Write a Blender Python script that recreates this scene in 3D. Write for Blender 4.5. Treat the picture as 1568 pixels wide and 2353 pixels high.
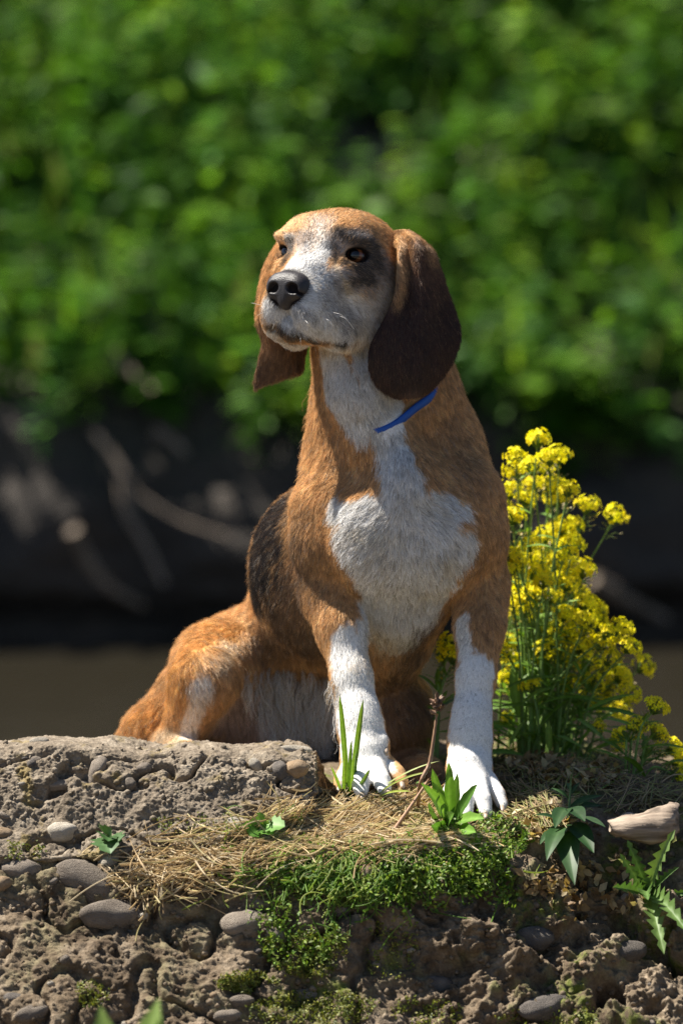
import bpy, math, random
import numpy as np
from mathutils import Vector, Matrix, kdtree
from mathutils.bvhtree import BVHTree

for _o in list(bpy.data.objects):
    bpy.data.objects.remove(_o, do_unlink=True)
SC = bpy.context.scene
COL = SC.collection
RNG = np.random.default_rng(7)
random.seed(7)

# ------------------------------------------------------------------ camera
CAM_Y, CAM_Z, PITCH = -4.5, 0.56, math.radians(3.0)
_cd = bpy.data.cameras.new('camera')
CAM = bpy.data.objects.new('camera', _cd)
COL.objects.link(CAM)
CAM.location = (0, CAM_Y, CAM_Z)
CAM.rotation_euler = (math.pi / 2 - PITCH, 0, 0)
_cd.sensor_fit = 'HORIZONTAL'
_cd.sensor_width = 24.0
_cd.lens = 24.0 * 10000 / 1568
_cd.clip_start = 0.1
_cd.clip_end = 400
_cd.dof.use_dof = True
_cd.dof.focus_distance = 4.42
_cd.dof.aperture_fstop = 4.3
_cd.dof.aperture_blades = 9
SC.camera = CAM

# ------------------------------------------------------------------ sky and sun
SUN = Vector((-0.52, 0.15, 0.84)).normalized()          # direction towards the sun
SUN_EL = math.asin(SUN.z)
SUN_AZ = math.atan2(SUN.x, SUN.y)
WORLD = bpy.data.worlds.new('World')
SC.world = WORLD
WORLD.use_nodes = True
_nt = WORLD.node_tree
_bg = next(n for n in _nt.nodes if n.type == 'BACKGROUND')
_sky = _nt.nodes.new('ShaderNodeTexSky')
_sky.sky_type = 'NISHITA'
_sky.sun_disc = False
_sky.air_density = 0.75
_sky.dust_density = 0.4
_sky.sun_elevation = SUN_EL
_sky.sun_rotation = SUN_AZ
_nt.links.new(_sky.outputs[0], _bg.inputs[0])
_bg.inputs[1].default_value = 0.05
_sl = bpy.data.lights.new('sun', 'SUN')
_sl.energy = 5.0
_sl.angle = math.radians(0.53)
_sl.color = (1.0, 0.94, 0.84)
SUNOB = bpy.data.objects.new('sun', _sl)
COL.objects.link(SUNOB)
SUNOB.location = SUN * 20
SUNOB.rotation_euler = SUN.to_track_quat('Z', 'Y').to_euler()

SC.view_settings.view_transform = 'Standard'
SC.view_settings.look = 'None'
SC.view_settings.exposure = 1.24
SC.view_settings.gamma = 1.0
SC.render.engine = 'CYCLES'
SC.cycles.use_denoising = True
SC.cycles.denoiser = 'OPENIMAGEDENOISE'
SC.cycles.denoising_prefilter = 'NONE'
SC.cycles.max_bounces = 8
SC.cycles.diffuse_bounces = 4
SC.cycles.transparent_max_bounces = 12
SC.cycles.sample_clamp_indirect = 6
SC.cycles_curves.shape = 'RIBBONS'
SC.cycles_curves.subdivisions = 2

# ------------------------------------------------------------------ helpers
def P(u, v, y):
    """Point of the place seen at photo position (u, v) when it stands at depth y (metres)."""
    up = (1176 - v) / 1e4
    t = (y - CAM_Y) / (math.cos(PITCH) + up * math.sin(PITCH))
    return np.array([t * (u - 784) / 1e4, y, CAM_Z + t * (up * math.cos(PITCH) - math.sin(PITCH))])

def S(px, y=0.0):
    return px * 1e-4 * (y - CAM_Y)

def uv_of(p):
    p = np.atleast_2d(p)
    d = p - np.array([0, CAM_Y, CAM_Z])
    c, s = math.cos(PITCH), math.sin(PITCH)
    depth = d[:, 1] * c - d[:, 2] * s
    up = (d[:, 2] * c + d[:, 1] * s) / depth
    return np.stack([784 + d[:, 0] / depth * 1e4, 1176 - up * 1e4], 1)

def nrm(a):
    a = np.asarray(a, float)
    return a / np.maximum(np.linalg.norm(a, axis=-1, keepdims=True), 1e-9)

_PT = np.random.default_rng(3).permutation(256)
_PT = np.concatenate([_PT, _PT, _PT])
_GR = nrm(np.random.default_rng(4).normal(size=(256, 3)))

def perlin(p):
    """Gradient noise at points p (N,3)."""
    p = np.asarray(p, float)
    i = np.floor(p).astype(int)
    f = p - i
    i &= 255
    w = f * f * f * (f * (f * 6 - 15) + 10)
    out = 0
    for dx in (0, 1):
        for dy in (0, 1):
            for dz in (0, 1):
                h = _PT[_PT[_PT[i[..., 0] + dx] + i[..., 1] + dy] + i[..., 2] + dz]
                g = _GR[h]
                d = g[..., 0] * (f[..., 0] - dx) + g[..., 1] * (f[..., 1] - dy) + g[..., 2] * (f[..., 2] - dz)
                ww = (w[..., 0] if dx else 1 - w[..., 0]) * (w[..., 1] if dy else 1 - w[..., 1]) * (w[..., 2] if dz else 1 - w[..., 2])
                out = out + d * ww
    return out

def fbm(p, octaves=4, gain=0.5, lac=2.03):
    p = np.asarray(p, float)
    a, out = 1.0, 0
    for o in range(octaves):
        out = out + a * perlin(p * lac ** o + 17.3 * o)
        a *= gain
    return out

def smooth(e0, e1, x):
    t = np.clip((x - e0) / (e1 - e0), 0, 1)
    return t * t * (3 - 2 * t)

def make_mesh(name, verts, faces, smooth_shade=True):
    """Mesh from numpy vertices and an (M,3) or (M,4) face array (or a list of lists)."""
    me = bpy.data.meshes.new(name)
    verts = np.asarray(verts, np.float32)
    if isinstance(faces, np.ndarray):
        k = faces.shape[1]
        me.vertices.add(len(verts))
        me.vertices.foreach_set('co', verts.ravel())
        me.loops.add(faces.size)
        me.loops.foreach_set('vertex_index', faces.astype(np.int32).ravel())
        me.polygons.add(len(faces))
        me.polygons.foreach_set('loop_start', np.arange(0, faces.size, k, dtype=np.int32))
        me.update(calc_edges=True)
    else:
        me.from_pydata([tuple(map(float, v)) for v in verts], [], faces)
        me.update()
    if smooth_shade:
        me.polygons.foreach_set('use_smooth', np.ones(len(me.polygons), bool))
    return me

def set_color(me, col, name='Col'):
    a = me.attributes.new(name, 'FLOAT_COLOR', 'POINT')
    c = np.ones((len(me.vertices), 4), np.float32)
    c[:, :3] = col
    a.data.foreach_set('color', c.ravel())

def link(name, data, mat=None, parent=None, label=None, cat=None, group=None, kind=None):
    o = bpy.data.objects.new(name, data)
    COL.objects.link(o)
    if mat is not None and data is not None:
        if len(data.materials) == 0:
            data.materials.append(mat)
    if parent is not None:
        o.parent = parent
    if label: o['label'] = label
    if cat: o['category'] = cat
    if group: o['group'] = group
    if kind: o['kind'] = kind
    return o

def empty(name, loc, label, cat, group=None):
    o = link(name, None, label=label, cat=cat, group=group)
    o.location = tuple(loc)
    o.empty_display_size = 0.05
    bpy.context.view_layer.update()
    return o

def child(name, data, mat, parent, **kw):
    """Child whose vertices are given in world space."""
    o = link(name, data, mat, parent, **kw)
    o.matrix_parent_inverse = Matrix.Translation(-parent.location) if parent.type == 'EMPTY' else Matrix.Identity(4)
    return o

def grid_faces(nu, nv, wrap_u=False, wrap_v=False):
    """Quads of an (nu, nv) vertex grid, vertex index = i*nv + j."""
    i = np.arange(nu if wrap_u else nu - 1)
    j = np.arange(nv if wrap_v else nv - 1)
    I, J = np.meshgrid(i, j, indexing='ij')
    I2, J2 = (I + 1) % nu, (J + 1) % nv
    return np.stack([I * nv + J, I2 * nv + J, I2 * nv + J2, I * nv + J2], -1).reshape(-1, 4)

def catmull(pts, n):
    """Catmull-Rom through pts (K,D), n samples."""
    pts = np.asarray(pts, float)
    K = len(pts)
    ext = np.vstack([2 * pts[0] - pts[1], pts, 2 * pts[-1] - pts[-2]])
    t = np.linspace(0, K - 1, n)
    i = np.minimum(t.astype(int), K - 2)
    f = (t - i)[:, None]
    a, b, c, d = ext[i], ext[i + 1], ext[i + 2], ext[i + 3]
    return 0.5 * (2 * b + (c - a) * f + (2 * a - 5 * b + 4 * c - d) * f ** 2 + (3 * b - a - 3 * c + d) * f ** 3)

def tube(path, radii, sides=8, cap=True):
    """Tube along path (N,3) -> verts, quads."""
    path = np.asarray(path, float)
    n = len(path)
    radii = np.broadcast_to(np.asarray(radii, float), (n,))
    tan = nrm(np.gradient(path, axis=0))
    ref = np.array([0, 0, 1.0]) if abs(tan[0, 2]) < 0.9 else np.array([1.0, 0, 0])
    a = nrm(np.cross(tan, ref)); b = np.cross(tan, a)
    th = np.linspace(0, 2 * math.pi, sides, endpoint=False)
    v = path[:, None] + radii[:, None, None] * (np.cos(th)[None, :, None] * a[:, None] + np.sin(th)[None, :, None] * b[:, None])
    v = v.reshape(-1, 3)
    f = grid_faces(n, sides, wrap_v=True)
    if cap:
        v = np.vstack([v, path[:1], path[-1:]])
        k = np.arange(sides)
        c0 = np.stack([(k + 1) % sides, k, np.full(sides, n * sides), np.full(sides, n * sides)], 1)
        base = (n - 1) * sides
        c1 = np.stack([base + k, base + (k + 1) % sides, np.full(sides, n * sides + 1), np.full(sides, n * sides + 1)], 1)
        f = [list(q) for q in f.tolist()] + [q[:3] for q in c0.tolist()] + [q[:3] for q in c1.tolist()]
    return v, f

class MB:
    """Collects pieces of one mesh."""
    def __init__(self): self.v, self.f, self.c, self.n = [], [], [], 0
    def add(self, v, f, col=None):
        v = np.asarray(v, float)
        fl = f.tolist() if isinstance(f, np.ndarray) else f
        self.f += [[i + self.n for i in q] for q in fl]
        self.v.append(v); self.n += len(v)
        if col is not None:
            self.c.append(np.broadcast_to(np.asarray(col, float), (len(v), 3)))
    def mesh(self, name, smooth_shade=True):
        me = make_mesh(name, np.vstack(self.v), self.f, smooth_shade)
        if self.c: set_color(me, np.vstack(self.c))
        return me

# ------------------------------------------------------------------ materials
def new_mat(name):
    m = bpy.data.materials.new(name)
    m.use_nodes = True
    nt = m.node_tree
    b = next(n for n in nt.nodes if n.type == 'BSDF_PRINCIPLED')
    return m, nt, b

def N(nt, typ, **kw):
    n = nt.nodes.new(typ)
    for k, v in kw.items():
        if hasattr(n, k) and k not in ('inputs',):
            setattr(n, k, v)
    return n

def ramp(nt, fac, stops):
    r = nt.nodes.new('ShaderNodeValToRGB')
    els = r.color_ramp.elements
    while len(els) < len(stops): els.new(0.5)
    for e, (p, c) in zip(els, stops):
        e.position = p
        e.color = (c[0], c[1], c[2], 1)
    nt.links.new(fac, r.inputs[0])
    return r.outputs[0]

def noise_node(nt, scale, detail=4, rough=0.55, coord='Object', dist=0.0):
    tc = nt.nodes.new('ShaderNodeTexCoord')
    n = nt.nodes.new('ShaderNodeTexNoise')
    n.inputs['Scale'].default_value = scale
    n.inputs['Detail'].default_value = detail
    n.inputs['Roughness'].default_value = rough
    n.inputs['Distortion'].default_value = dist
    nt.links.new(tc.outputs[coord], n.inputs['Vector'])
    return n

def mixc(nt, fac, a, b, mode='MIX'):
    m = nt.nodes.new('ShaderNodeMix')
    m.data_type = 'RGBA'
    m.blend_type = mode
    for sock, val in ((m.inputs[0], fac), (m.inputs[6], a), (m.inputs[7], b)):
        if isinstance(val, (int, float)): sock.default_value = val
        elif isinstance(val, (tuple, list)): sock.default_value = (*val[:3], 1)
        else: nt.links.new(val, sock)
    return m.outputs[2]

def bump(nt, b, height, strength=0.4, dist=0.002):
    n = nt.nodes.new('ShaderNodeBump')
    n.inputs['Strength'].default_value = strength
    n.inputs['Distance'].default_value = dist
    nt.links.new(height, n.inputs['Height'])
    nt.links.new(n.outputs[0], b.inputs['Normal'])
    return n

def attr_mat(name, rough=0.7, spec=0.3, var=0.25, vscale=300, translucent=0.0, hue_var=False):
    """Colour comes from the Col attribute with a fine mottling and optional translucency (leaves)."""
    m, nt, b = new_mat(name)
    a = nt.nodes.new('ShaderNodeAttribute'); a.attribute_name = 'Col'
    n = noise_node(nt, vscale, 3)
    k = ramp(nt, n.outputs[0], [(0.3, (1 - var,) * 3), (0.7, (1 + var,) * 3)])
    c = mixc(nt, 1.0, a.outputs[0], k, 'MULTIPLY')
    if hue_var:
        oi = nt.nodes.new('ShaderNodeObjectInfo')
        r = ramp(nt, oi.outputs['Random'], [(0, (0.75, 0.8, 0.6)), (1, (1.2, 1.12, 1.0))])
        c = mixc(nt, 1.0, c, r, 'MULTIPLY')
    nt.links.new(c, b.inputs['Base Color'])
    b.inputs['Roughness'].default_value = rough
    b.inputs['Specular IOR Level'].default_value = spec
    if translucent > 0:
        t = nt.nodes.new('ShaderNodeBsdfTranslucent')
        c2 = mixc(nt, 1.0, c, (1.3, 1.35, 0.6), 'MULTIPLY')
        nt.links.new(c2, t.inputs[0])
        ms = nt.nodes.new('ShaderNodeMixShader')
        ms.inputs[0].default_value = translucent
        out = next(x for x in nt.nodes if x.type == 'OUTPUT_MATERIAL')
        nt.links.new(b.outputs[0], ms.inputs[1]); nt.links.new(t.outputs[0], ms.inputs[2])
        nt.links.new(ms.outputs[0], out.inputs['Surface'])
    return m

# ------------------------------------------------------------------ implicit surfaces
class Field:
    def __init__(self, xs, ys, zs):
        self.ax = [np.asarray(a, np.float32) for a in (xs, ys, zs)]
        self.F = np.full([len(a) for a in self.ax], 1.0, np.float32)
    def _sub(self, lo, hi):
        sl = []
        for a, l, h in zip(self.ax, lo, hi):
            i0 = int(np.searchsorted(a, l)); i1 = int(np.searchsorted(a, h))
            sl.append(slice(max(i0 - 1, 0), min(i1 + 1, len(a))))
        X = [a[s] for a, s in zip(self.ax, sl)]
        return tuple(sl), X[0][:, None, None], X[1][None, :, None], X[2][None, None, :]
    def _merge(self, sl, d, k, op):
        A = self.F[sl]
        if op == 'add':
            if k > 0:
                h = np.maximum(k - np.abs(A - d), 0) / k
                self.F[sl] = np.minimum(A, d) - h * h * k * 0.25
            else:
                self.F[sl] = np.minimum(A, d)
        else:
            d = -d
            if k > 0:
                h = np.maximum(k - np.abs(A - d), 0) / k
                self.F[sl] = np.maximum(A, d) + h * h * k * 0.25
            else:
                self.F[sl] = np.maximum(A, d)
    def ell(self, c, r, R=None, k=0.02, op='add'):
        """Ellipsoid; R rows are its axes in world space."""
        c = np.asarray(c, float); r = np.asarray(r, float) * np.ones(3)
        m = r.max() + k + 0.015
        sl, X, Y, Z = self._sub(c - m, c + m)
        if 0 in self.F[sl].shape: return
        x, y, z = X - c[0], Y - c[1], Z - c[2]
        if R is None:
            q = (x, y, z)
        else:
            R = np.asarray(R, float)
            q = [R[i, 0] * x + R[i, 1] * y + R[i, 2] * z for i in range(3)]
        k0 = np.sqrt((q[0] / r[0]) ** 2 + (q[1] / r[1]) ** 2 + (q[2] / r[2]) ** 2)
        k1 = np.sqrt((q[0] / r[0] ** 2) ** 2 + (q[1] / r[1] ** 2) ** 2 + (q[2] / r[2] ** 2) ** 2)
        d = k0 * (k0 - 1) / np.maximum(k1, 1e-6)
        d = np.where(k0 < 0.05, -r.min(), d)
        self._merge(sl, d.astype(np.float32), k, op)
    def cone(self, a, b, ra, rb, k=0.02, op='add'):
        a = np.asarray(a, float); b = np.asarray(b, float)
        m = max(ra, rb) + k + 0.015
        sl, X, Y, Z = self._sub(np.minimum(a, b) - m, np.maximum(a, b) + m)
        if 0 in self.F[sl].shape: return
        ab = b - a; L = max(float(ab @ ab), 1e-9)
        t = np.clip(((X - a[0]) * ab[0] + (Y - a[1]) * ab[1] + (Z - a[2]) * ab[2]) / L, 0, 1)
        d = np.sqrt((X - a[0] - t * ab[0]) ** 2 + (Y - a[1] - t * ab[1]) ** 2 + (Z - a[2] - t * ab[2]) ** 2) - (ra + t * (rb - ra))
        self._merge(sl, d.astype(np.float32), k, op)
    def chain(self, pts, rs, k=0.02, op='add'):
        for i in range(len(pts) - 1):
            self.cone(pts[i], pts[i + 1], rs[i], rs[i + 1], k if i == 0 or op == 'sub' else min(k, 0.012), op)
    def mesh(self, relax=2):
        F = self.F
        neg = F < 0
        s = neg[:-1, :-1, :-1].astype(np.int8)
        for dx in (0, 1):
            for dy in (0, 1):
                for dz in (0, 1):
                    if dx or dy or dz:
                        s = s + neg[dx:F.shape[0] - 1 + dx, dy:F.shape[1] - 1 + dy, dz:F.shape[2] - 1 + dz]
        act = (s > 0) & (s < 8)
        I, J, K = np.nonzero(act)
        idx = np.full(act.shape, -1, np.int32)
        idx[I, J, K] = np.arange(len(I))
        pos = np.zeros((len(I), 3)); cnt = np.zeros(len(I))
        ax = self.ax
        corners = [(a, b, c) for a in (0, 1) for b in (0, 1) for c in (0, 1)]
        for c0 in corners:
            for d in range(3):
                if c0[d]: continue
                c1 = list(c0); c1[d] = 1
                f0 = F[I + c0[0], J + c0[1], K + c0[2]]; f1 = F[I + c1[0], J + c1[1], K + c1[2]]
                m = (f0 < 0) != (f1 < 0)
                t = np.where(m, f0 / np.where(m, f0 - f1, 1), 0)
                p0 = np.stack([ax[0][I + c0[0]], ax[1][J + c0[1]], ax[2][K + c0[2]]], 1)
                p1 = np.stack([ax[0][I + c1[0]], ax[1][J + c1[1]], ax[2][K + c1[2]]], 1)
                pos += np.where(m[:, None], p0 + t[:, None] * (p1 - p0), 0)
                cnt += m
        pos /= cnt[:, None]
        quads = []
        # edges along each axis
        for d in range(3):
            e1, e2 = [(1, 2), (2, 0), (0, 1)][d]
            sl0 = [slice(None)] * 3; sl1 = [slice(None)] * 3
            sl0[d] = slice(0, -1); sl1[d] = slice(1, None)
            for e in (e1, e2):
                sl0[e] = slice(1, -1); sl1[e] = slice(1, -1)
            a, b = neg[tuple(sl0)], neg[tuple(sl1)]
            E = np.argwhere(a != b)
            flip = a[a != b]
            off = np.zeros(3, int); off[e1] = 1; off[e2] = 1
            E = E + off
            def cell(o1, o2):
                q = E.copy(); q[:, e1] += o1; q[:, e2] += o2
                return idx[q[:, 0], q[:, 1], q[:, 2]]
            q = np.stack([cell(-1, -1), cell(0, -1), cell(0, 0), cell(-1, 0)], 1)
            q[~flip] = q[~flip][:, ::-1]
            quads.append(q)
        quads = np.vstack(quads)
        quads = quads[(quads >= 0).all(1)]
        for _ in range(relax):
            acc = np.zeros_like(pos); n = np.zeros(len(pos))
            for a, b in ((0, 1), (1, 2), (2, 3), (3, 0)):
                for x, y in ((a, b), (b, a)):
                    for c in range(3):
                        acc[:, c] += np.bincount(quads[:, x], pos[quads[:, y], c], len(pos))
                    n += np.bincount(quads[:, x], minlength=len(pos))
            pos = 0.5 * pos + 0.5 * acc / np.maximum(n, 1)[:, None]
        return pos, quads
# ================================================================== river and far bank
WATER_Z = -0.57
wm, nt, b = new_mat('river_water')
b.inputs['Base Color'].default_value = (.028, .024, .016, 1)
b.inputs['Roughness'].default_value = .12
b.inputs['IOR'].default_value = 1.33
wn = noise_node(nt, 9, 3)
mp = nt.nodes.new('ShaderNodeMapping'); mp.inputs['Scale'].default_value = (1, .35, 1)
nt.links.new(wn.inputs['Vector'].links[0].from_socket, mp.inputs[0]); nt.links.new(mp.outputs[0], wn.inputs['Vector'])
bump(nt, b, wn.outputs[0], .25, .03)
link('water', make_mesh('water', [(-60, -30, WATER_Z), (60, -30, WATER_Z), (60, 12, WATER_Z), (-60, 12, WATER_Z)], [[0, 1, 2, 3]], False), wm, kind='structure')

# mud cut bank rising into an overgrown slope
nx, ny = 260, 150
xs = np.concatenate([np.linspace(-40, -4, 20), np.linspace(-3.8, 3.8, 220), np.linspace(4, 40, 20)])
prof = np.array([(9.3, -1.1), (9.28, -.57), (9.2, -.46), (9.08, -.36), (9.12, -.1), (9.35, .22), (9.9, .55), (10.6, 1.1), (11.6, 1.75), (13, 2.4), (17, 3.4), (60, 6)])
pr = catmull(prof, ny)
def bank_pt(x, k):
    return pr[k]
X, K = np.meshgrid(xs, np.arange(ny), indexing='ij')
pv = np.stack([X, pr[K][..., 0], pr[K][..., 1]], -1)
n0 = fbm(pv.reshape(-1, 3) * 1.6, 4).reshape(X.shape)
n1 = fbm(pv.reshape(-1, 3) * np.array([3, 7, 7]), 3).reshape(X.shape)
pv[..., 1] += .25 * perlin(np.stack([X * 1.7, X * 0, X * 0 + .5], -1).reshape(-1, 3)).reshape(X.shape)
pv[..., 1] -= .09 * n0 + .06 * n1
pv[..., 2] += .10 * n0 * smooth(-.5, .2, pv[..., 2]) - .10 * (X / 2) * smooth(-.3, .3, pv[..., 2]) * (np.abs(X) < 4)
bm_, nt, b = new_mat('bank_mud')
n = noise_node(nt, 3, 5); n2 = noise_node(nt, 22, 5)
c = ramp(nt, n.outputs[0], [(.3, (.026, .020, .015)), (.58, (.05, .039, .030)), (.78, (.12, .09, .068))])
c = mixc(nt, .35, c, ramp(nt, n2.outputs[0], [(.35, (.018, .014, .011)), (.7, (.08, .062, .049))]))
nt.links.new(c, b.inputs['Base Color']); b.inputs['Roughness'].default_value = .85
bump(nt, b, n2.outputs[0], .7, .04)
BANK_V = pv.reshape(-1, 3); BANK_Q = grid_faces(len(xs), ny)
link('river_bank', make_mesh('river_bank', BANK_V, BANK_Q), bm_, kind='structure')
BANK_BVH = BVHTree.FromPolygons([tuple(p) for p in BANK_V.tolist()], BANK_Q.tolist())
def on_bank(u, v):
    o = Vector((0, CAM_Y, CAM_Z)); d = (Vector(P(u, v, 0.0)) - o).normalized()
    h = BANK_BVH.ray_cast(o, d)
    return np.array(h[0]) if h[0] is not None else P(u, v, 12.0)

leaf_mat = attr_mat('bank_leaf', rough=.5, spec=.22, var=.2, vscale=30, translucent=.46)
def leaf_batch(base, axis, nor, L, W, col, droop=.3, seg=3):
    """Many bent leaves as one vertex/face set. base, axis, nor (n,3); L, W (n,)."""
    n = len(base)
    axis = nrm(axis); side = nrm(np.cross(axis, nor)); up = np.cross(side, axis)
    t = np.linspace(0, 1, seg + 1)
    w = np.sin(np.pi * np.clip(t * .9 + .08, 0, 1)) ** .8
    w[-1] = .04
    ctr = base[:, None] + (L[:, None] * t)[..., None] * axis[:, None] - ((L * droop)[:, None] * t ** 2)[..., None] * up[:, None]
    off = (W[:, None] * w * .5)[..., None] * side[:, None]
    lift = (W[:, None] * w * .14)[..., None] * up[:, None]
    v = np.stack([ctr - off + lift, ctr, ctr + off + lift], 2)          # (n, seg+1, 3, 3)
    v = v.reshape(n, -1, 3)
    q = []
    for i in range(seg):
        for j in range(2):
            a = i * 3 + j
            q.append((a, a + 1, a + 4, a + 3))
    q = np.array(q)
    Q = (q[None] + (np.arange(n) * v.shape[1])[:, None, None]).reshape(-1, 4)
    c = np.repeat(col, v.shape[1], 0)
    return v.reshape(-1, 3), Q, c

rb = np.random.default_rng(21)
bv, bq, bc_, off = [], [], [], 0
def push(v, q, c):
    global off
    bv.append(v); bq.append(q + off); bc_.append(c); off += len(v)
GREENS = np.array([(.058, .15, .012), (.085, .20, .016), (.11, .22, .02), (.035, .095, .016), (.15, .25, .035), (.07, .165, .04)])
# leafy stems of nettles and herbs all over the slope
stems = 3000
for i in range(stems):
    u = rb.uniform(-260, 1830); v = rb.uniform(-420, 1090)
    lim = 985 + 50 * math.sin(u * .011) if u < 560 else 1095
    if v > lim + 70 - 190 * rb.random() ** .6: continue
    if v > 800 and u < 520 and rb.random() < .45: continue
    if u < 700 and 640 < v < 760 and rb.random() < .45: continue
    g = on_bank(u, v)
    h = rb.uniform(.22, .5)
    lean = np.array([rb.normal() * .3, -.35 + rb.normal() * .25, 1.0])
    patch = perlin(g[None] * 1.3)[0]
    dk = fbm(g[None] * np.array([1.1, 1.1, 1.6]) + 5, 2)[0]
    if patch < -.25 or dk < -.30: continue
    kl = rb.integers(9, 16)
    t = rb.uniform(.15, 1, kl)
    base = g + np.array([0, 0, -.05]) + nrm(lean) * (h * t)[:, None]
    ang = rb.uniform(0, 6.28, kl)
    ax = np.stack([np.cos(ang), np.sin(ang), rb.uniform(-.25, .45, kl)], 1)
    big = rb.uniform(.75, 1.5)
    L = rb.uniform(.055, .10, kl) * big * (1.1 - .3 * t); W = L * rb.uniform(.3, .5, kl)
    col = GREENS[rb.integers(0, 6)] * rb.uniform(.75, 1.25, (kl, 1)) * rb.uniform(.65, 1.4) * (1 + .7 * patch)  # patch noise puts sunlit and shaded clumps into the leaf colour
    push(*leaf_batch(base, ax, np.array([0, -.2, 1.0]) + rb.normal(size=(kl, 3)) * .25, L, W, col))
# the same growth carries on along the bank to either side and up the slope
for i in range(5200):
    u = rb.uniform(-2300, 3900); v = rb.uniform(-1100, 1070)
    if -240 < u < 1810 and v > -400: continue
    g = on_bank(u, v)
    patch = perlin(g[None] * 1.3)[0]
    if patch < -.25 or v > 1000 + 80 * patch: continue
    kl = 9; t = rb.uniform(.15, 1, kl)
    lean = np.array([rb.normal() * .3, -.35 + rb.normal() * .25, 1.0])
    ang = rb.uniform(0, 6.28, kl)
    L = rb.uniform(.10, .17, kl); W = L * rb.uniform(.4, .6, kl)
    push(*leaf_batch(g + np.array([0, 0, -.05]) + nrm(lean) * (rb.uniform(.25, .5) * t)[:, None], np.stack([np.cos(ang), np.sin(ang), rb.uniform(-.25, .45, kl)], 1),
         np.array([0, -.2, 1.0]) + rb.normal(size=(kl, 3)) * .25, L, W, GREENS[rb.integers(0, 6)] * rb.uniform(.75, 1.25, (kl, 1)) * rb.uniform(.65, 1.4) * (1 + .7 * patch)))  # same clump light and shade in the leaf colour
# long arching grass and reed blades
for i in range(3600):
    u = rb.uniform(-200, 1770); v = rb.uniform(-300, 1000)
    if u > 800 and rb.random() < .55: continue
    if v > 930 and u < 560: continue
    g = on_bank(u, v)
    if fbm(g[None] * np.array([1.1, 1.1, 1.6]) + 5, 2)[0] < -.26: continue
    kl = 1
    ax = np.array([[rb.normal() * .5 + .1, -.4 + rb.normal() * .3, 1.0]])
    col = (GREENS[rb.integers(0, 6)] * rb.uniform(.7, 1.3))[None]
    if rb.random() < .05: col = np.array([[.26, .28, .15]]) * rb.uniform(.6, 1)
    push(*leaf_batch(g[None], ax, np.array([[0, -1.0, .3]]), np.array([rb.uniform(.2, .42)]), np.array([rb.uniform(.012, .028)]), col, droop=rb.uniform(.15, .5), seg=5))
fme = make_mesh('undergrowth', np.vstack(bv), np.vstack(bq), True)
set_color(fme, np.vstack(bc_))
link('undergrowth', fme, leaf_mat, kind='stuff', label='blurred green nettles and tall grass covering the far bank', cat='undergrowth')

# bare roots and washed-up branches on the mud
root_mat, nt, b = new_mat('bare_wood')
n = noise_node(nt, 14, 4)
nt.links.new(ramp(nt, n.outputs[0], [(.3, (.10, .075, .055)), (.7, (.30, .23, .17))]), b.inputs['Base Color'])
b.inputs['Roughness'].default_value = .8
BR = [('branch', [(215, 985), (270, 1060), (330, 1140), (420, 1200), (520, 1230)], 17, 'pale bare branch slanting down the muddy far bank, left of the dog'),
      ('root', [(165, 1215), (205, 1290), (250, 1345), (330, 1390)], 30, 'thick pale root lying low on the mud above the waterline at left'),
      ('root', [(285, 1090), (300, 1180), (345, 1270), (380, 1340)], 26, 'broad brownish root hanging below the pale branch on the far bank'),
      ('root', [(245, 800), (300, 850), (350, 900)], 30, 'short pale stub of wood at the top edge of the left mud bank'),
      ('root', [(350, 985), (400, 1015), (425, 1040)], 22, 'small round pale root end in the dark mud left of the dog'),
      ('branch', [(-40, 625), (120, 575), (300, 590)], 16, 'long pale stick lying level across the greenery at the left edge'),
      ('root', [(1360, 1330), (1440, 1370), (1530, 1420)], 32, 'grey brown root on the dark mud bank behind the yellow flowers'),
      ('branch', [(430, 700), (490, 640), (560, 600)], 12, 'thin grey twig in the shadows left of the dog\'s head')]
for nm_, pts_, r, lab in BR:
    base = np.array([on_bank(u, v) + np.array([0, -.10, 0]) for u, v in pts_])
    base[:, 1] = np.linspace(base[0, 1], base[-1, 1], len(base)) - .08
    base = np.array([P(u, v, yy) for (u, v), yy in zip(pts_, base[:, 1])])
    path = catmull(base, 24); path += .02 * np.stack([perlin(path * 6), perlin(path * 6 + 40), perlin(path * 6 + 80)], 1)
    rr = S(r, 9.0) * .5 * np.linspace(1.1, .5, 24) * (1 + .5 * perlin(path * 9 + 3))
    vv, ff = tube(path, rr, 9)
    link(nm_, make_mesh(nm_, vv, ff), root_mat, label=lab, cat='branch' if nm_ == 'branch' else 'root')
# ================================================================== near bank: earth, concrete block, stones
def zc(v, y): return P(784, v, y)[2]
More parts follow.
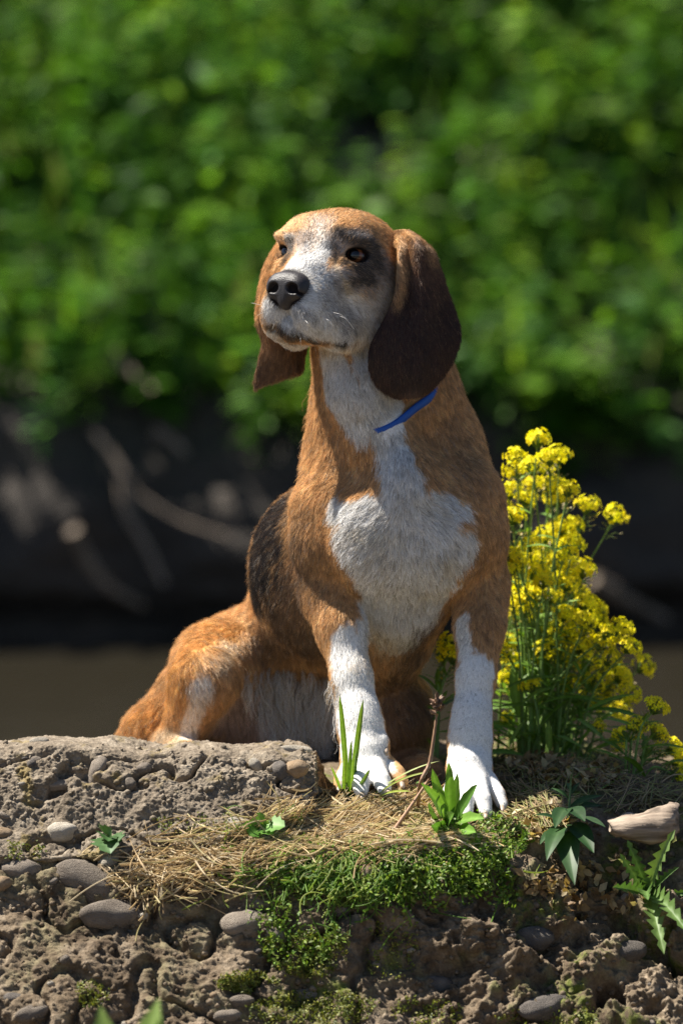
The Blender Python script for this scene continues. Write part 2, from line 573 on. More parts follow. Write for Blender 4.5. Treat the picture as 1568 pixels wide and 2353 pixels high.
# columns: u -> list of (y, z) from the water behind, over the top, down the front face
def colm(u, back, front):
    return u, [(1.5, -1.0), (.75, -.6), (.45, back - .05), (.28, back)] + [(q[1], q[2]) if q[0] == 'z' else (q[1], zc(q[0], q[1])) for q in front]
FWD = [('z', -.55, -.34), ('z', -1.1, -.42), ('z', -7, -.55)]
GCOLS = [
 colm(-500, .035, [(1790, .05), (1850, -.06), (1965, -.165), (2040, -.20), (2130, -.23), (2250, -.27), (2380, -.31), (2600, -.37)] + FWD),
 colm(0, .035, [(1790, .05), (1850, -.06), (1965, -.165), (2040, -.20), (2130, -.23), (2250, -.27), (2380, -.31), (2600, -.37)] + FWD),
 colm(300, .035, [(1790, .05), (1850, -.06), (1960, -.165), (2030, -.20), (2120, -.225), (2250, -.27), (2380, -.31), (2600, -.37)] + FWD),
 colm(560, .035, [(1795, .05), (1840, -.05), (1930, -.15), (2010, -.20), (2110, -.225), (2250, -.265), (2380, -.305), (2600, -.37)] + FWD),
 colm(760, .036, [(1798, .04), (1830, -.04), (1900, -.12), (1985, -.19), (2090, -.22), (2230, -.25), (2380, -.30), (2600, -.37)] + FWD),
 colm(900, .036, [(1795, .04), (1828, -.05), (1890, -.12), (1980, -.19), (2090, -.215), (2230, -.245), (2380, -.295), (2600, -.37)] + FWD),
 colm(1060, .036, [(1805, .03), (1855, -.06), (1905, -.115), (1990, -.185), (2100, -.21), (2230, -.24), (2380, -.29), (2600, -.37)] + FWD),
 colm(1180, .036, [(1800, .03), (1860, -.06), (1925, -.12), (2010, -.175), (2110, -.20), (2230, -.23), (2380, -.285), (2600, -.37)] + FWD),
 colm(1330, .040, [(1780, .05), (1850, -.05), (1935, -.12), (2030, -.165), (2120, -.19), (2240, -.23), (2380, -.28), (2600, -.37)] + FWD),
 colm(1568, .018, [(1805, .05), (1860, -.04), (1930, -.12), (2020, -.18), (2120, -.215), (2240, -.25), (2380, -.29), (2600, -.37)] + FWD),
 colm(2050, .00, [(1830, .05), (1870, -.04), (1940, -.12), (2020, -.18), (2120, -.215), (2240, -.25), (2380, -.29), (2600, -.37)] + FWD),
]
def sheet(cols, xs, nprof, seg_w=None):
    ux = np.array([(c[0] - 784) * 4.4e-4 for c in cols])
    prof = np.array([c[1] for c in cols])                                  # (ncol, k, 2)
    k = prof.shape[1]
    # smooth interpolation across x
    i = np.clip(np.searchsorted(ux, xs) - 1, 0, len(ux) - 2)
    f = (xs - ux[i]) / (ux[i + 1] - ux[i]); f = np.clip(f, 0, 1); f = f * f * (3 - 2 * f)
    pr_ = prof[i] * (1 - f)[:, None, None] + prof[i + 1] * f[:, None, None]
    seg_w = np.ones(k - 1) if seg_w is None else np.asarray(seg_w, float)
    cs = np.concatenate([[0], np.cumsum(seg_w)]) / seg_w.sum()
    t = np.interp(np.linspace(0, 1, nprof), cs, np.arange(k))
    j = np.minimum(t.astype(int), k - 2); g = (t - j)[None, :, None]
    ext = np.concatenate([2 * pr_[:, :1] - pr_[:, 1:2], pr_, 2 * pr_[:, -1:] - pr_[:, -2:-1]], 1)
    a, b, c, d = ext[:, j], ext[:, j + 1], ext[:, j + 2], ext[:, j + 3]
    yz = 0.5 * (2 * b + (c - a) * g + (2 * a - 5 * b + 4 * c - d) * g ** 2 + (3 * b - a - 3 * c + d) * g ** 3)
    X = np.broadcast_to(xs[:, None], yz.shape[:2])
    return np.concatenate([X[..., None], yz], -1)

def displace(G, fn):
    n = nrm(np.cross(np.gradient(G, axis=0), np.gradient(G, axis=1)))
    if n[G.shape[0] // 2, G.shape[1] // 2, 1] > 0: n = -n
    return G + n * fn(G.reshape(-1, 3)).reshape(G.shape[:2])[..., None]

def worley(p, scale, seed=0):
    """Distance to the nearest jittered cell point, numpy."""
    q = p * scale; c = np.floor(q).astype(int); best = np.full(len(p), 9.0); 
    for dx in (-1, 0, 1):
        for dy in (-1, 0, 1):
            for dz in (-1, 0, 1):
                cc = c + np.array([dx, dy, dz])
                h = _PT[_PT[_PT[(cc[:, 0] + seed) & 255] + (cc[:, 1] & 255)] + (cc[:, 2] & 255)]
                jit = _GR[h] * .5 + .5
                best = np.minimum(best, np.linalg.norm(cc + jit - q, axis=1))
    return best

XS = np.concatenate([np.linspace(-1.6, -.443, 170), np.linspace(-.44, .44, 420), np.linspace(.443, 1.6, 170)])
G0 = sheet(GCOLS, XS, 430, [1.2, 1.2, .8, 1.3, 1, 1.4, 1.2, 1.3, 1.6, 1.6, 1.0, .35, .25, .2])
def ground_disp(p):
    face = smooth(.02, -.06, p[:, 2])
    right = smooth(.03, .14, p[:, 0])
    d = (.016 + .032 * right) * fbm(p * 9, 2) * (.25 + face)
    d += ((.005 + .014 * right) * fbm(p * 30, 4, .6)) * (.4 + face)
    pw = p + .012 * np.stack([perlin(p * 26), perlin(p * 26 + 9), perlin(p * 26 + 19)], 1)
    d += .012 * (np.abs(fbm(pw * np.array([15, 15, 19]) + 2, 3)) - .25) * face * (1 - .5 * right)
    tn = fbm(p * np.array([22, 22, 30]) + 6, 3) * 4
    d += (.003 + .005 * right) * (np.floor(tn) + smooth(.25, .75, tn - np.floor(tn))) * .6 * face
    w = worley(p + .006 * np.stack([perlin(p * 60), perlin(p * 60 + 9), perlin(p * 60 + 19)], 1), 34)
    d += (.5 - w) * (.0015 + .006 * right) * face
    # deep clefts in the crumbling right part
    cl = np.abs(fbm(p * np.array([8, 6, 5]) + 3.1, 3))
    d -= .055 * smooth(.11, .0, cl) * smooth(-.05, -.09, p[:, 2]) * right
    d -= .012 * smooth(.10, .0, np.abs(fbm(p * 14 + 8, 2))) * face * (1 - right)
    d += .0036 * fbm(p * 150, 4, .66) * (.35 + .65 * face)
    d += .0016 * perlin(p * 420)
    return d
G1 = displace(G0, ground_disp)
# keep the earth from swallowing the paws
GR_V = G1.reshape(-1, 3)
for (u, v, y, rad_) in ((845, 1800, -.05, .045), (1085, 1840, -.06, .045), (470, 1765, .07, .05), (980, 1775, .13, .05)):
    c = P(u, v, y)
    w = smooth(rad_ * 1.8, rad_ * .6, np.linalg.norm(GR_V[:, :2] - c[:2], axis=1)) * (GR_V[:, 2] > -.06)
    tgt = {845: .036, 1085: .013, 470: .034, 980: .024}[u]
    tz = tgt + (0 if u not in (845, 1085) else (GR_V[:, 1] + .06) * .12)
    GR_V[:, 2] += w * (tz - GR_V[:, 2]) * .9
GR_Q = grid_faces(len(XS), 430)
def moss_mask(p):
    n = fbm(p * 11 + 2, 3)
    up = smooth(-.30, .02, p[:, 2])
    u_ = uv_of(p)
    m = smooth(.05, .4, n + .25 * up - .12)
    return m * (.25 + .75 * smooth(-.15, .0, p[:, 0]))
em_, nt, b = new_mat('earth')
n1 = noise_node(nt, 7, 5); n2 = noise_node(nt, 55, 6, .65); n3 = noise_node(nt, 320, 4, .7)
c = ramp(nt, n1.outputs[0], [(.32, (.075, .054, .036)), (.5, (.17, .13, .088)), (.68, (.30, .245, .18))])
c = mixc(nt, .55, c, ramp(nt, n2.outputs[0], [(.3, (.032, .022, .014)), (.48, (.16, .12, .082)), (.7, (.42, .345, .26))]))
c = mixc(nt, .6, c, ramp(nt, n3.outputs[0], [(.3, (.45, .43, .40)), (.7, (1.25, 1.22, 1.18))]), 'MULTIPLY')
at = nt.nodes.new('ShaderNodeAttribute'); at.attribute_name = 'Col'
sr = nt.nodes.new('ShaderNodeSeparateColor'); nt.links.new(at.outputs[0], sr.inputs[0])
mf = nt.nodes.new('ShaderNodeMath'); mf.operation = 'MULTIPLY'
nt.links.new(sr.outputs[0], mf.inputs[0]); nt.links.new(ramp(nt, n2.outputs[0], [(.42, (0, 0, 0)), (.58, (1, 1, 1))]), mf.inputs[1])
c = mixc(nt, mf.outputs[0], c, ramp(nt, n3.outputs[0], [(.3, (.045, .065, .012)), (.7, (.17, .19, .04))]))
nt.links.new(c, b.inputs['Base Color']); b.inputs['Roughness'].default_value = .95; b.inputs['Specular IOR Level'].default_value = .15
mh = nt.nodes.new('ShaderNodeMath'); mh.operation = 'ADD'; nt.links.new(n2.outputs[0], mh.inputs[0]); nt.links.new(n3.outputs[0], mh.inputs[1])
bump(nt, b, mh.outputs[0], .7, .003)
gme = make_mesh('ground', GR_V, GR_Q)
set_color(gme, np.repeat(moss_mask(GR_V)[:, None], 3, 1))
GROUND = link('ground', gme, em_, kind='structure')

# ---- concrete block with embedded pebbles, at left
BCOLS = []
def bcol(u, vt, yt, vb, yb, depth=.16):
    zt = zc(vt, yt)
    vt += 8
    zt = zc(vt, yt)
    BCOLS.append((u, [(yt + depth, zt - .14), (yt + depth + .004, zt - .03), (yt + depth - .02, zt - .004), (yt + .05, zt + .001), (yt + .012, zt), (yt - .006, zt - .012),
                      (yt * .65 + yb * .35, zc(vt * .6 + vb * .4, yt * .65 + yb * .35)), (yt * .3 + yb * .7, zc(vt * .25 + vb * .75, yt * .3 + yb * .7)), (yb, zc(vb, yb)), (yb + .05, zc(vb + 60, yb + .05))]))
bcol(-500, 1715, -.10, 1975, -.185); bcol(0, 1712, -.10, 1975, -.185); bcol(90, 1700, -.10, 1980, -.185); bcol(220, 1703, -.10, 1975, -.185); bcol(330, 1716, -.10, 1965, -.18); bcol(480, 1715, -.10, 1945, -.175)
bcol(600, 1718, -.10, 1915, -.165); bcol(690, 1718, -.095, 1890, -.15); bcol(730, 1728, -.085, 1865, -.135, .14); bcol(748, 1765, -.06, 1845, -.10, .10); bcol(756, 1830, -.03, 1850, -.05, .06)
XB = np.concatenate([np.linspace(-.9, -.37, 110), np.linspace(-.368, (756 - 784) * 4.4e-4, 330)])
B0 = sheet(BCOLS, XB, 300, [1, .8, 1, .8, .6, 1.6, 1.6, 1.4, .7])
def block_disp(p):
    d = .010 * fbm(p * 12 + 4, 2)
    rough = smooth(-.2, .2, fbm(p * 9 + 33, 2))
    pw = p + .010 * np.stack([perlin(p * 30), perlin(p * 30 + 9), perlin(p * 30 + 19)], 1)
    d += .012 * (np.abs(fbm(pw * np.array([17, 17, 24]), 3)) - .3) * (.35 + .65 * rough) - .004          # packed lumps with creases between
    d += .004 * (np.abs(fbm(pw * 48 + 7, 3, .6)) - .3) * rough
    d -= .013 * smooth(.06, .0, np.abs(fbm(p * np.array([8, 8, 15]) + 1.7, 3))) * smooth(.095, .07, p[:, 2])
    d += .0030 * fbm(p * 120, 4, .68) + .0009 * perlin(p * 460)
    d *= 1 - .55 * smooth(.085, .097, p[:, 2])
    return d
B1 = displace(B0, block_disp)
BL_V = B1.reshape(-1, 3); BL_Q = grid_faces(len(XB), 300)
cb_, nt, b = new_mat('old_concrete')
n1 = noise_node(nt, 10, 5); n2 = noise_node(nt, 70, 6, .68); n3 = noise_node(nt, 380, 4, .7); n4 = noise_node(nt, 24, 4)
c = ramp(nt, n1.outputs[0], [(.3, (.17, .138, .102)), (.55, (.29, .24, .183)), (.72, (.42, .365, .29))])
c = mixc(nt, .55, c, ramp(nt, n2.outputs[0], [(.3, (.035, .026, .018)), (.5, (.20, .16, .118)), (.68, (.46, .395, .31))]))  # bump noise sets the tone too: shade in the pits is coloured in
c = mixc(nt, .55, c, ramp(nt, n3.outputs[0], [(.3, (.4, .39, .37)), (.7, (1.3, 1.28, 1.24))]), 'MULTIPLY')
lich = ramp(nt, n4.outputs[0], [(.58, (0, 0, 0)), (.66, (.55, .55, .55))])
c = mixc(nt, lich, c, (.24, .175, .045))
nt.links.new(c, b.inputs['Base Color']); b.inputs['Roughness'].default_value = .92; b.inputs['Specular IOR Level'].default_value = .2
mh = nt.nodes.new('ShaderNodeMath'); mh.operation = 'ADD'; nt.links.new(n2.outputs[0], mh.inputs[0]); nt.links.new(n3.outputs[0], mh.inputs[1])
bump(nt, b, mh.outputs[0], .7, .003)
BLOCK = link('concrete_block', make_mesh('concrete_block', BL_V, BL_Q), cb_, label='weathered concrete block full of pebbles, in front of the dog\'s hind legs at left', cat='concrete block')

_o = Vector((0, CAM_Y, CAM_Z))
GR_BVH = BVHTree.FromPolygons([tuple(p) for p in GR_V.tolist()], GR_Q.tolist())
BL_BVH = BVHTree.FromPolygons([tuple(p) for p in BL_V.tolist()], BL_Q.tolist())
def on_near(u, v):
    """First hit of the near bank: (point, normal, owner)."""
    d = (Vector(P(u, v, 0.0)) - _o).normalized()
    best = None
    for bvh, own in ((GR_BVH, GROUND), (BL_BVH, BLOCK)):
        h = bvh.ray_cast(_o, d)
        if h[0] is not None and (best is None or h[3] < best[3]): best = (np.array(h[0]), np.array(h[1]), own, h[3])
    if best is None: return None
    n = best[1] if best[1] @ np.array(d) < 0 else -best[1]
    return best[0], n, best[2]

# ---- stones: a handful of shapes shared by all of them
def pebble_mesh(name, seed, angular=.30, sub=3):
    import bmesh
    bm = bmesh.new(); bmesh.ops.create_icosphere(bm, subdivisions=sub, radius=1.0)
    v = np.array([x.co[:] for x in bm.verts])
    v = v * (1 + angular * fbm(v * 1.1 + seed * 7.7, 3))[:, None]
    for x, c in zip(bm.verts, v): x.co = c
    me = bpy.data.meshes.new(name); bm.to_mesh(me); bm.free()
    me.polygons.foreach_set('use_smooth', np.ones(len(me.polygons), bool))
    return me
def stone_mat(name, c0, c1):
    m, nt, b = new_mat(name)
    n1 = noise_node(nt, 1.6, 5, .6); n2 = noise_node(nt, 14, 5, .7)
    oi = nt.nodes.new('ShaderNodeObjectInfo')
    c = ramp(nt, n1.outputs[0], [(.3, c0), (.7, c1)])
    c = mixc(nt, .5, c, ramp(nt, n2.outputs[0], [(.3, (.55, .54, .52)), (.7, (1.2, 1.18, 1.15))]), 'MULTIPLY')
    c = mixc(nt, 1.0, c, ramp(nt, oi.outputs['Random'], [(0, (.75, .73, .70)), (1, (1.2, 1.17, 1.12))]), 'MULTIPLY')
    nt.links.new(c, b.inputs['Base Color']); b.inputs['Roughness'].default_value = .8; b.inputs['Specular IOR Level'].default_value = .25
    bump(nt, b, n2.outputs[0], .5, .12)
    return m
PEB = [pebble_mesh('stone', i) for i in range(6)]
PEBS = [pebble_mesh('stone', i + 20, .36, 2) for i in range(6)]
SM = {'grey': stone_mat('grey_stone', (.19, .16, .135), (.31, .27, .23)), 'pale': stone_mat('pale_stone', (.36, .33, .28), (.52, .48, .42)), 'tan': stone_mat('tan_stone', (.30, .21, .13), (.42, .32, .22)), 'dark': stone_mat('dark_stone', (.11, .10, .095), (.19, .17, .155))}
_pebcache = {}
def stone(u, v, w, h, kind, rot=0.0, depth=None, sink=.35, mesh=None):
    hit = on_near(u, v)
    if hit is None: return
    p, n, own = hit
    rs = np.random.default_rng(int(u * 7 + v))
    src = mesh if mesh is not None else PEB[rs.integers(6)]
    key = (src.name, kind)
    if key not in _pebcache:
        m = src.copy(); m.materials.clear(); m.materials.append(SM[kind]); _pebcache[key] = m
    o = bpy.data.objects.new('stone' if w > 18 else 'pebble', _pebcache[key]); COL.objects.link(o)
    o.parent = own
    s = 1e-4 * (p[1] - CAM_Y)
    dp = (depth or min(w, h)) * s
    o.rotation_euler = (rs.normal() * .15, -rot, rs.normal() * .15)
    o.scale = (w * s, dp, h * s)
    o.location = p - n * dp * sink
    return o
for a in ((247, 2098, 72, 37, 'grey', -.05), (45, 1990, 47, 27, 'grey', -.1), (570, 2130, 56, 38, 'grey', .05), (632, 2148, 36, 24, 'grey', -.5), (845, 2020, 36, 52, 'tan', .2),
          (137, 1908, 36, 24, 'pale', .05), (545, 1895, 29, 24, 'pale', .0), (252, 1976, 24, 20, 'pale', .3), (690, 1765, 28, 22, 'tan', .1), (218, 1768, 20, 38, 'grey', -.45), (125, 1808, 82, 13, 'grey', .04),
          (4, 1912, 24, 16, 'tan', 0), (2, 2032, 26, 18, 'tan', .2), (300, 1805, 16, 18, 'grey', 0), (330, 1760, 18, 14, 'grey', 0), (588, 1760, 14, 20, 'pale', .6), (640, 1770, 20, 24, 'dark', .3), (672, 1722, 48, 15, 'pale', -.08),
          (860, 2045, 30, 25, 'grey', 0), (700, 2290, 40, 18, 'grey', .1), (560, 2300, 30, 15, 'grey', 0), (520, 2330, 35, 16, 'grey', 0), (75, 2330, 40, 20, 'grey', .2), (30, 2290, 24, 14, 'dark', 0),
          (215, 2030, 106, 52, 'grey', -.5), (780, 2095, 28, 18, 'grey', -.2), (1440, 2190, 40, 24, 'dark', .1), (1230, 2160, 44, 28, 'dark', -.1), (1455, 2060, 30, 16, 'grey', .2),
          (88, 1745, 16, 10, 'grey', 0), (700, 1835, 14, 10, 'pale', 0), (1240, 2320, 60, 30, 'dark', .2), (1010, 2260, 40, 22, 'dark', -.1), (50, 1800, 10, 5, 'pale', 0), (90, 1700, 22, 10, 'pale', .1)):
    stone(*a, sink=.8 if a[2] > 100 else (.45 if a[2] > 30 else .4))
rs_ = np.random.default_rng(5)
for i in range(95):
    u, v = rs_.uniform(-20, 1590), rs_.uniform(1715, 2360)
    if u > 760 and v < 2080: continue
    if 300 < u < 760 and 1930 < v < 2080: continue
    if u > 760 and rs_.random() < .5: continue
    r = rs_.uniform(5, 13) * (1.2 if rs_.random() < .15 else 1)
    stone(u, v, r * rs_.uniform(.9, 1.5), r * rs_.uniform(.6, 1), ['grey', 'pale', 'tan', 'dark', 'grey'][rs_.integers(5)], rs_.uniform(-.6, .6), sink=.35, mesh=PEBS[rs_.integers(6)])
# crumbs of earth and grit too small to count
def grit(name, own, n, box, size, mat, seed, cond=None):
    r = np.random.default_rng(seed); mb_v, mb_f, k = [], [], 0
    ico = pebble_mesh('tmp', seed, .3, 1)
    iv = np.array([x.co[:] for x in ico.vertices]); jf = np.array([p.vertices[:] for p in ico.polygons])
    for _ in range(n):
        u, v = r.uniform(box[0], box[2]), r.uniform(box[1], box[3])
        h = on_near(u, v)
        if h is None or h[2] is not own: continue
        if cond and not cond(u, v): continue
        s = r.uniform(.35, 1) ** 2 * size
        mb_v.append(iv * s * r.uniform(.6, 1.2, 3) + h[0] + h[1] * s * .2); mb_f.append(jf + k); k += len(iv)
    bpy.data.meshes.remove(ico)
    me = make_mesh(name, np.vstack(mb_v), np.vstack(mb_f)); 
    o = link(name, me, mat, own, kind='stuff')
    return o
grit('grit', BLOCK, 500, (-20, 1700, 770, 1990), .0036, cb_, 31)
grit('grit', GROUND, 1800, (-20, 1780, 1590, 2360), .0040, em_, 32)
# ================================================================== the dog
# head frame: X = dog's left, Y = along the muzzle, Z = up, in units of 0.45 mm, origin between the eyes
H_YAW, H_PIT, H_ROL = math.radians(30), math.radians(6), math.radians(-2)
_F = np.array([-math.sin(H_YAW) * math.cos(H_PIT), -math.cos(H_YAW) * math.cos(H_PIT), math.sin(H_PIT)])
_L = np.array([math.cos(H_YAW), -math.sin(H_YAW), 0.0])
_U = np.cross(_F, _L)
_L, _U = _L * math.cos(H_ROL) + _U * math.sin(H_ROL), _U * math.cos(H_ROL) - _L * math.sin(H_ROL)
HR = np.stack([_L, _F, _U])
HO = P(744, 576, 0.03)
HS = 0.000452
def hp(x, y, z): return HO + HS * (x * _L + y * _F + z * _U)
def hrot(yaw=0, pit=0, rol=0):
    """Axes of an ellipsoid turned inside the head frame."""
    m = Matrix.Rotation(yaw, 3, 'Z') @ Matrix.Rotation(pit, 3, 'X') @ Matrix.Rotation(rol, 3, 'Y')
    return np.array(m).T @ HR

EYE_C = {s: hp(s * 86, -3, -9) for s in (-1, 1)}
EYE_R = 25 * HS
EYE_F = {s: nrm(_F * 0.80 + _L * s * 0.42 + _U * 0.05) for s in (-1, 1)}

def dog_field():
    zs = np.concatenate([np.arange(-0.03, 0.09, 0.0019), np.arange(0.09, 0.40, 0.0034), np.arange(0.40, 0.70, 0.0022)])
    fld = Field(np.arange(-0.27, 0.20, 0.0026), np.arange(-0.125, 0.50, 0.0028), zs)
    E, C = fld.ell, fld.cone
    def ch(pts, k=0.025):
        fld.chain([P(u, v, y) for u, v, y, r in pts], [S(r, y) for u, v, y, r in pts], k)
    # trunk
    ch([(945, 1190, .105, 165), (786, 1308, .20, 211), (735, 1408, .28, 162), (650, 1540, .36, 140)], .03)
    ch([(930, 1250, .085, 142), (925, 1350, .105, 118), (900, 1450, .16, 92), (865, 1545, .24, 84), (760, 1610, .30, 100)], .04)
    ch([(650, 1600, .32, 115), (560, 1560, .34, 105)], .03)
    # pectorals
    E(P(850, 1230, .045), [S(90), .045, S(110)], k=.045)
    E(P(1010, 1235, .042), [S(90), .045, S(110)], k=.045)
    E(P(930, 1120, .04), [S(75), .045, S(100)], k=.03)
    # neck
    ch([(850, 640, .125, 108), (868, 790, .115, 146), (890, 930, .125, 168), (912, 1050, .15, 194), (930, 1160, .14, 190)], .03)
    ch([(800, 800, .06, 60), (825, 900, .05, 70), (870, 1000, .055, 75), (920, 1100, .05, 80)], .03)   # loose throat
    # shoulders and fore legs
    ch([(980, 1040, .13, 104), (1058, 1150, .085, 95), (1078, 1230, .075, 84), (1100, 1335, .095, 62), (1102, 1440, .058, 54), (1092, 1560, .032, 43),
        (1082, 1650, .01, 43), (1079, 1700, .0, 48), (1077, 1750, -.012, 48)], .028)
    ch([(815, 1060, .12, 98), (752, 1170, .085, 80), (745, 1250, .075, 74), (754, 1345, .085, 60), (784, 1450, .05, 54), (808, 1560, .022, 45),
        (824, 1640, .004, 46), (830, 1680, -.004, 50), (838, 1730, -.014, 49)], .042)
    E(P(1108, 1390, .10), [S(48), .04, S(70)], k=.02)
    E(P(738, 1370, .10), [S(42), .04, S(60)], k=.02)
    # fore paws
    for pad, toes in (
        (((838, 1752, -.025, 56), (848, 1772, -.035, 46)),
         (((802, 1766, -.03, 23), (786, 1790, -.05, 20), (780, 1808, -.058, 15)),
          ((828, 1766, -.048, 23), (828, 1798, -.078, 21.5), (830, 1822, -.090, 16)),
          ((862, 1764, -.048, 23), (876, 1794, -.076, 21.5), (884, 1816, -.088, 16)),
          ((890, 1758, -.025, 23), (912, 1778, -.042, 20), (924, 1797, -.052, 15)))),
        (((1078, 1780, -.025, 52), (1086, 1805, -.04, 44)),
         (((1046, 1790, -.035, 21), (1032, 1824, -.06, 18), (1031, 1848, -.068, 14)),
          ((1070, 1795, -.052, 21), (1070, 1840, -.084, 19.5), (1072, 1870, -.097, 15)),
          ((1098, 1795, -.052, 21), (1110, 1840, -.084, 19.5), (1116, 1868, -.096, 15)),
          ((1120, 1790, -.03, 21), (1144, 1826, -.054, 18), (1155, 1852, -.066, 14))))):
        ch(pad, .015)
        for t in toes: ch(t, .0015)
    E(P(880, 1705, -.02), [S(15), .008, S(20)], k=.006)     # dew claw swelling
    # hind leg in view
    ch([(590, 1515, .33, 106), (500, 1532, .25, 104), (468, 1564, .175, 76)], .03)
    ch([(530, 1510, .34, 88), (446, 1600, .31, 82), (354, 1690, .30, 72), (320, 1715, .30, 55)], .03)
    ch([(466, 1570, .165, 66), (440, 1640, .18, 56), (400, 1710, .20, 44)], .02)
    ch([(390, 1716, .21, 40), (440, 1745, .12, 36), (470, 1765, .06, 40)], .015)
    ch([(500, 1640, .24, 90), (600, 1660, .28, 95)], .03)
    ch([(330, 1735, .34, 45), (260, 1790, .38, 25), (230, 1810, .35, 14)], .02)           # tail on the ground
    # other hind leg
    ch([(830, 1560, .34, 105), (905, 1615, .28, 78), (925, 1640, .22, 66)], .03)
    ch([(925, 1650, .21, 62), (925, 1720, .25, 55), (950, 1765, .20, 36), (985, 1775, .12, 34)], .02)
    # ---------------- head
    def he(x, y, z, rx, ry, rz, k=18, yaw=0, pit=0, rol=0, sym=True, op='add'):
        for s in ((-1, 1) if (sym and x) else (1,)):
            fld.ell(hp(s * x, y, z), np.array([rx, ry, rz]) * HS, hrot(s * yaw, pit, s * rol), k * HS, op)
    def hc(a, b, ra, rb, k=18, sym=False, op='add'):
        for s in ((-1, 1) if sym else (1,)):
            fld.cone(hp(s * a[0], a[1], a[2]), hp(s * b[0], b[1], b[2]), ra * HS, rb * HS, k * HS, op)
    he(0, -88, 8, 128, 132, 100, k=30)                         # cranium
    he(62, -20, 22, 60, 60, 62, k=30)                          # frontal bones
    hc((0, -150, -20), (0, -190, -70), 95, 110, k=50)          # occiput to neck
    he(95, -70, -60, 52, 90, 80, k=35)                         # cheeks
    he(80, 10, -58, 34, 60, 36, k=40)                          # cheek bones under the eyes
    hc((0, -20, -22), (0, 60, -66), 62, 50, k=45)              # stop
    hc((0, 40, -74), (0, 122, -94), 54, 44, k=35)             # muzzle bridge
    hc((32, 20, -110), (34, 110, -118), 50, 42, k=25, sym=True)  # muzzle sides
    he(48, 70, -166, 41, 84, 55, k=16, rol=0.14)               # flews
    he(40, 122, -142, 34, 36, 40, k=16)                        # lip pads beside the nose
    he(58, 4, -188, 34, 66, 42, k=14)                          # lip corner fold
    hc((0, -60, -156), (0, 60, -182), 60, 28, k=24)            # lower jaw
    hc((0, 50, -190), (0, 112, -192), 30, 30, k=10)            # chin
    he(70, -66, -146, 50, 78, 58, k=34)                        # jaw angle
    he(88, 2, 27, 42, 30, 16, k=16, yaw=0.45, rol=-0.12)       # brow
    # mouth groove
    for s in (-1, 1):
        pts = [(0, 152, -172), (s * 26, 142, -188), (s * 48, 118, -200)]
        for a, b in zip(pts[:-1], pts[1:]):
            fld.cone(hp(*a), hp(*b), 4 * HS, 4 * HS, 9 * HS, 'sub')
    hc((0, 168, -120), (0, 160, -168), 3, 3, k=6, op='sub')
    # eye openings: socket, then lids, then the almond cut
    for s in (-1, 1):
        Fm = EYE_F[s]; Lm = nrm(np.cross(Fm, _U)); Um = np.cross(Lm, Fm)
        R = np.stack([Lm, Fm, Um])
        fld.ell(EYE_C[s], np.array([33, 31, 29]) * HS, R, 10 * HS)                       # lids swell round the ball
        fld.ell(EYE_C[s] + Fm * 29 * HS - Um * 1.5 * HS, np.array([27.5, 26, 17]) * HS, R, 6 * HS, 'sub')
    return fld

def tri_normals(v, q):
    a = np.cross(v[q[:, 2]] - v[q[:, 0]], v[q[:, 3]] - v[q[:, 1]])
    n = np.zeros_like(v)
    for i in range(4):
        for c in range(3):
            n[:, c] += np.bincount(q[:, i], a[:, c], len(v))
    return nrm(n)

DOG_V, DOG_Q = dog_field().mesh(relax=2)
DOG_N = tri_normals(DOG_V, DOG_Q)
DOG_BVH = BVHTree.FromPolygons([tuple(p) for p in DOG_V.tolist()], DOG_Q.tolist())
def on_dog(u, v, far=False):
    """Point of the dog's skin that shows at photo position (u, v)."""
    o = Vector((0, CAM_Y, CAM_Z)); d = (Vector(P(u, v, 0.0)) - o).normalized()
    h = DOG_BVH.ray_cast(o, d)
    return None if h[0] is None else np.array(h[0])
# ------------------------------------------------------------------ ears
def loft(rows, nu, nv, thick, bulge=None):
    """Closed thick sheet through rows of photo-space points; returns verts, quads."""
    R = np.array([[P(*p) for p in row] for row in rows])            # (rows, cols, 3)
    A = np.stack([catmull(R[:, c], nu) for c in range(R.shape[1])], 1)   # (nu, cols, 3)
    G = np.stack([catmull(A[i], nv) for i in range(nu)], 0)              # (nu, nv, 3)
    du = np.gradient(G, axis=0); dv = np.gradient(G, axis=1)
    n = nrm(np.cross(du, dv))
    n *= np.sign((n[..., 1:2] < 0) - 0.5)
    s = np.linspace(0, 1, nu)[:, None]; t = np.linspace(0, 1, nv)[None]
    prof = thick * np.clip(np.minimum(t, 1 - t) * 9, 0.0, 1) ** 0.5 * np.clip((1 - s) * 14, 0.0, 1) ** 0.5
    wob = 0.0035 * fbm(G.reshape(-1, 3) * np.array([34, 20, 13]), 2).reshape(nu, nv, 1) * smooth(0, .25, s)[..., None]
    F = G + n * (prof[..., None] * 0.5 + wob); B = G - n * (prof[..., None] * 0.5 - wob)
    v = np.concatenate([F, B[:, ::-1]], 1).reshape(-1, 3)
    q = grid_faces(nu, 2 * nv, wrap_v=True)
    return v, q

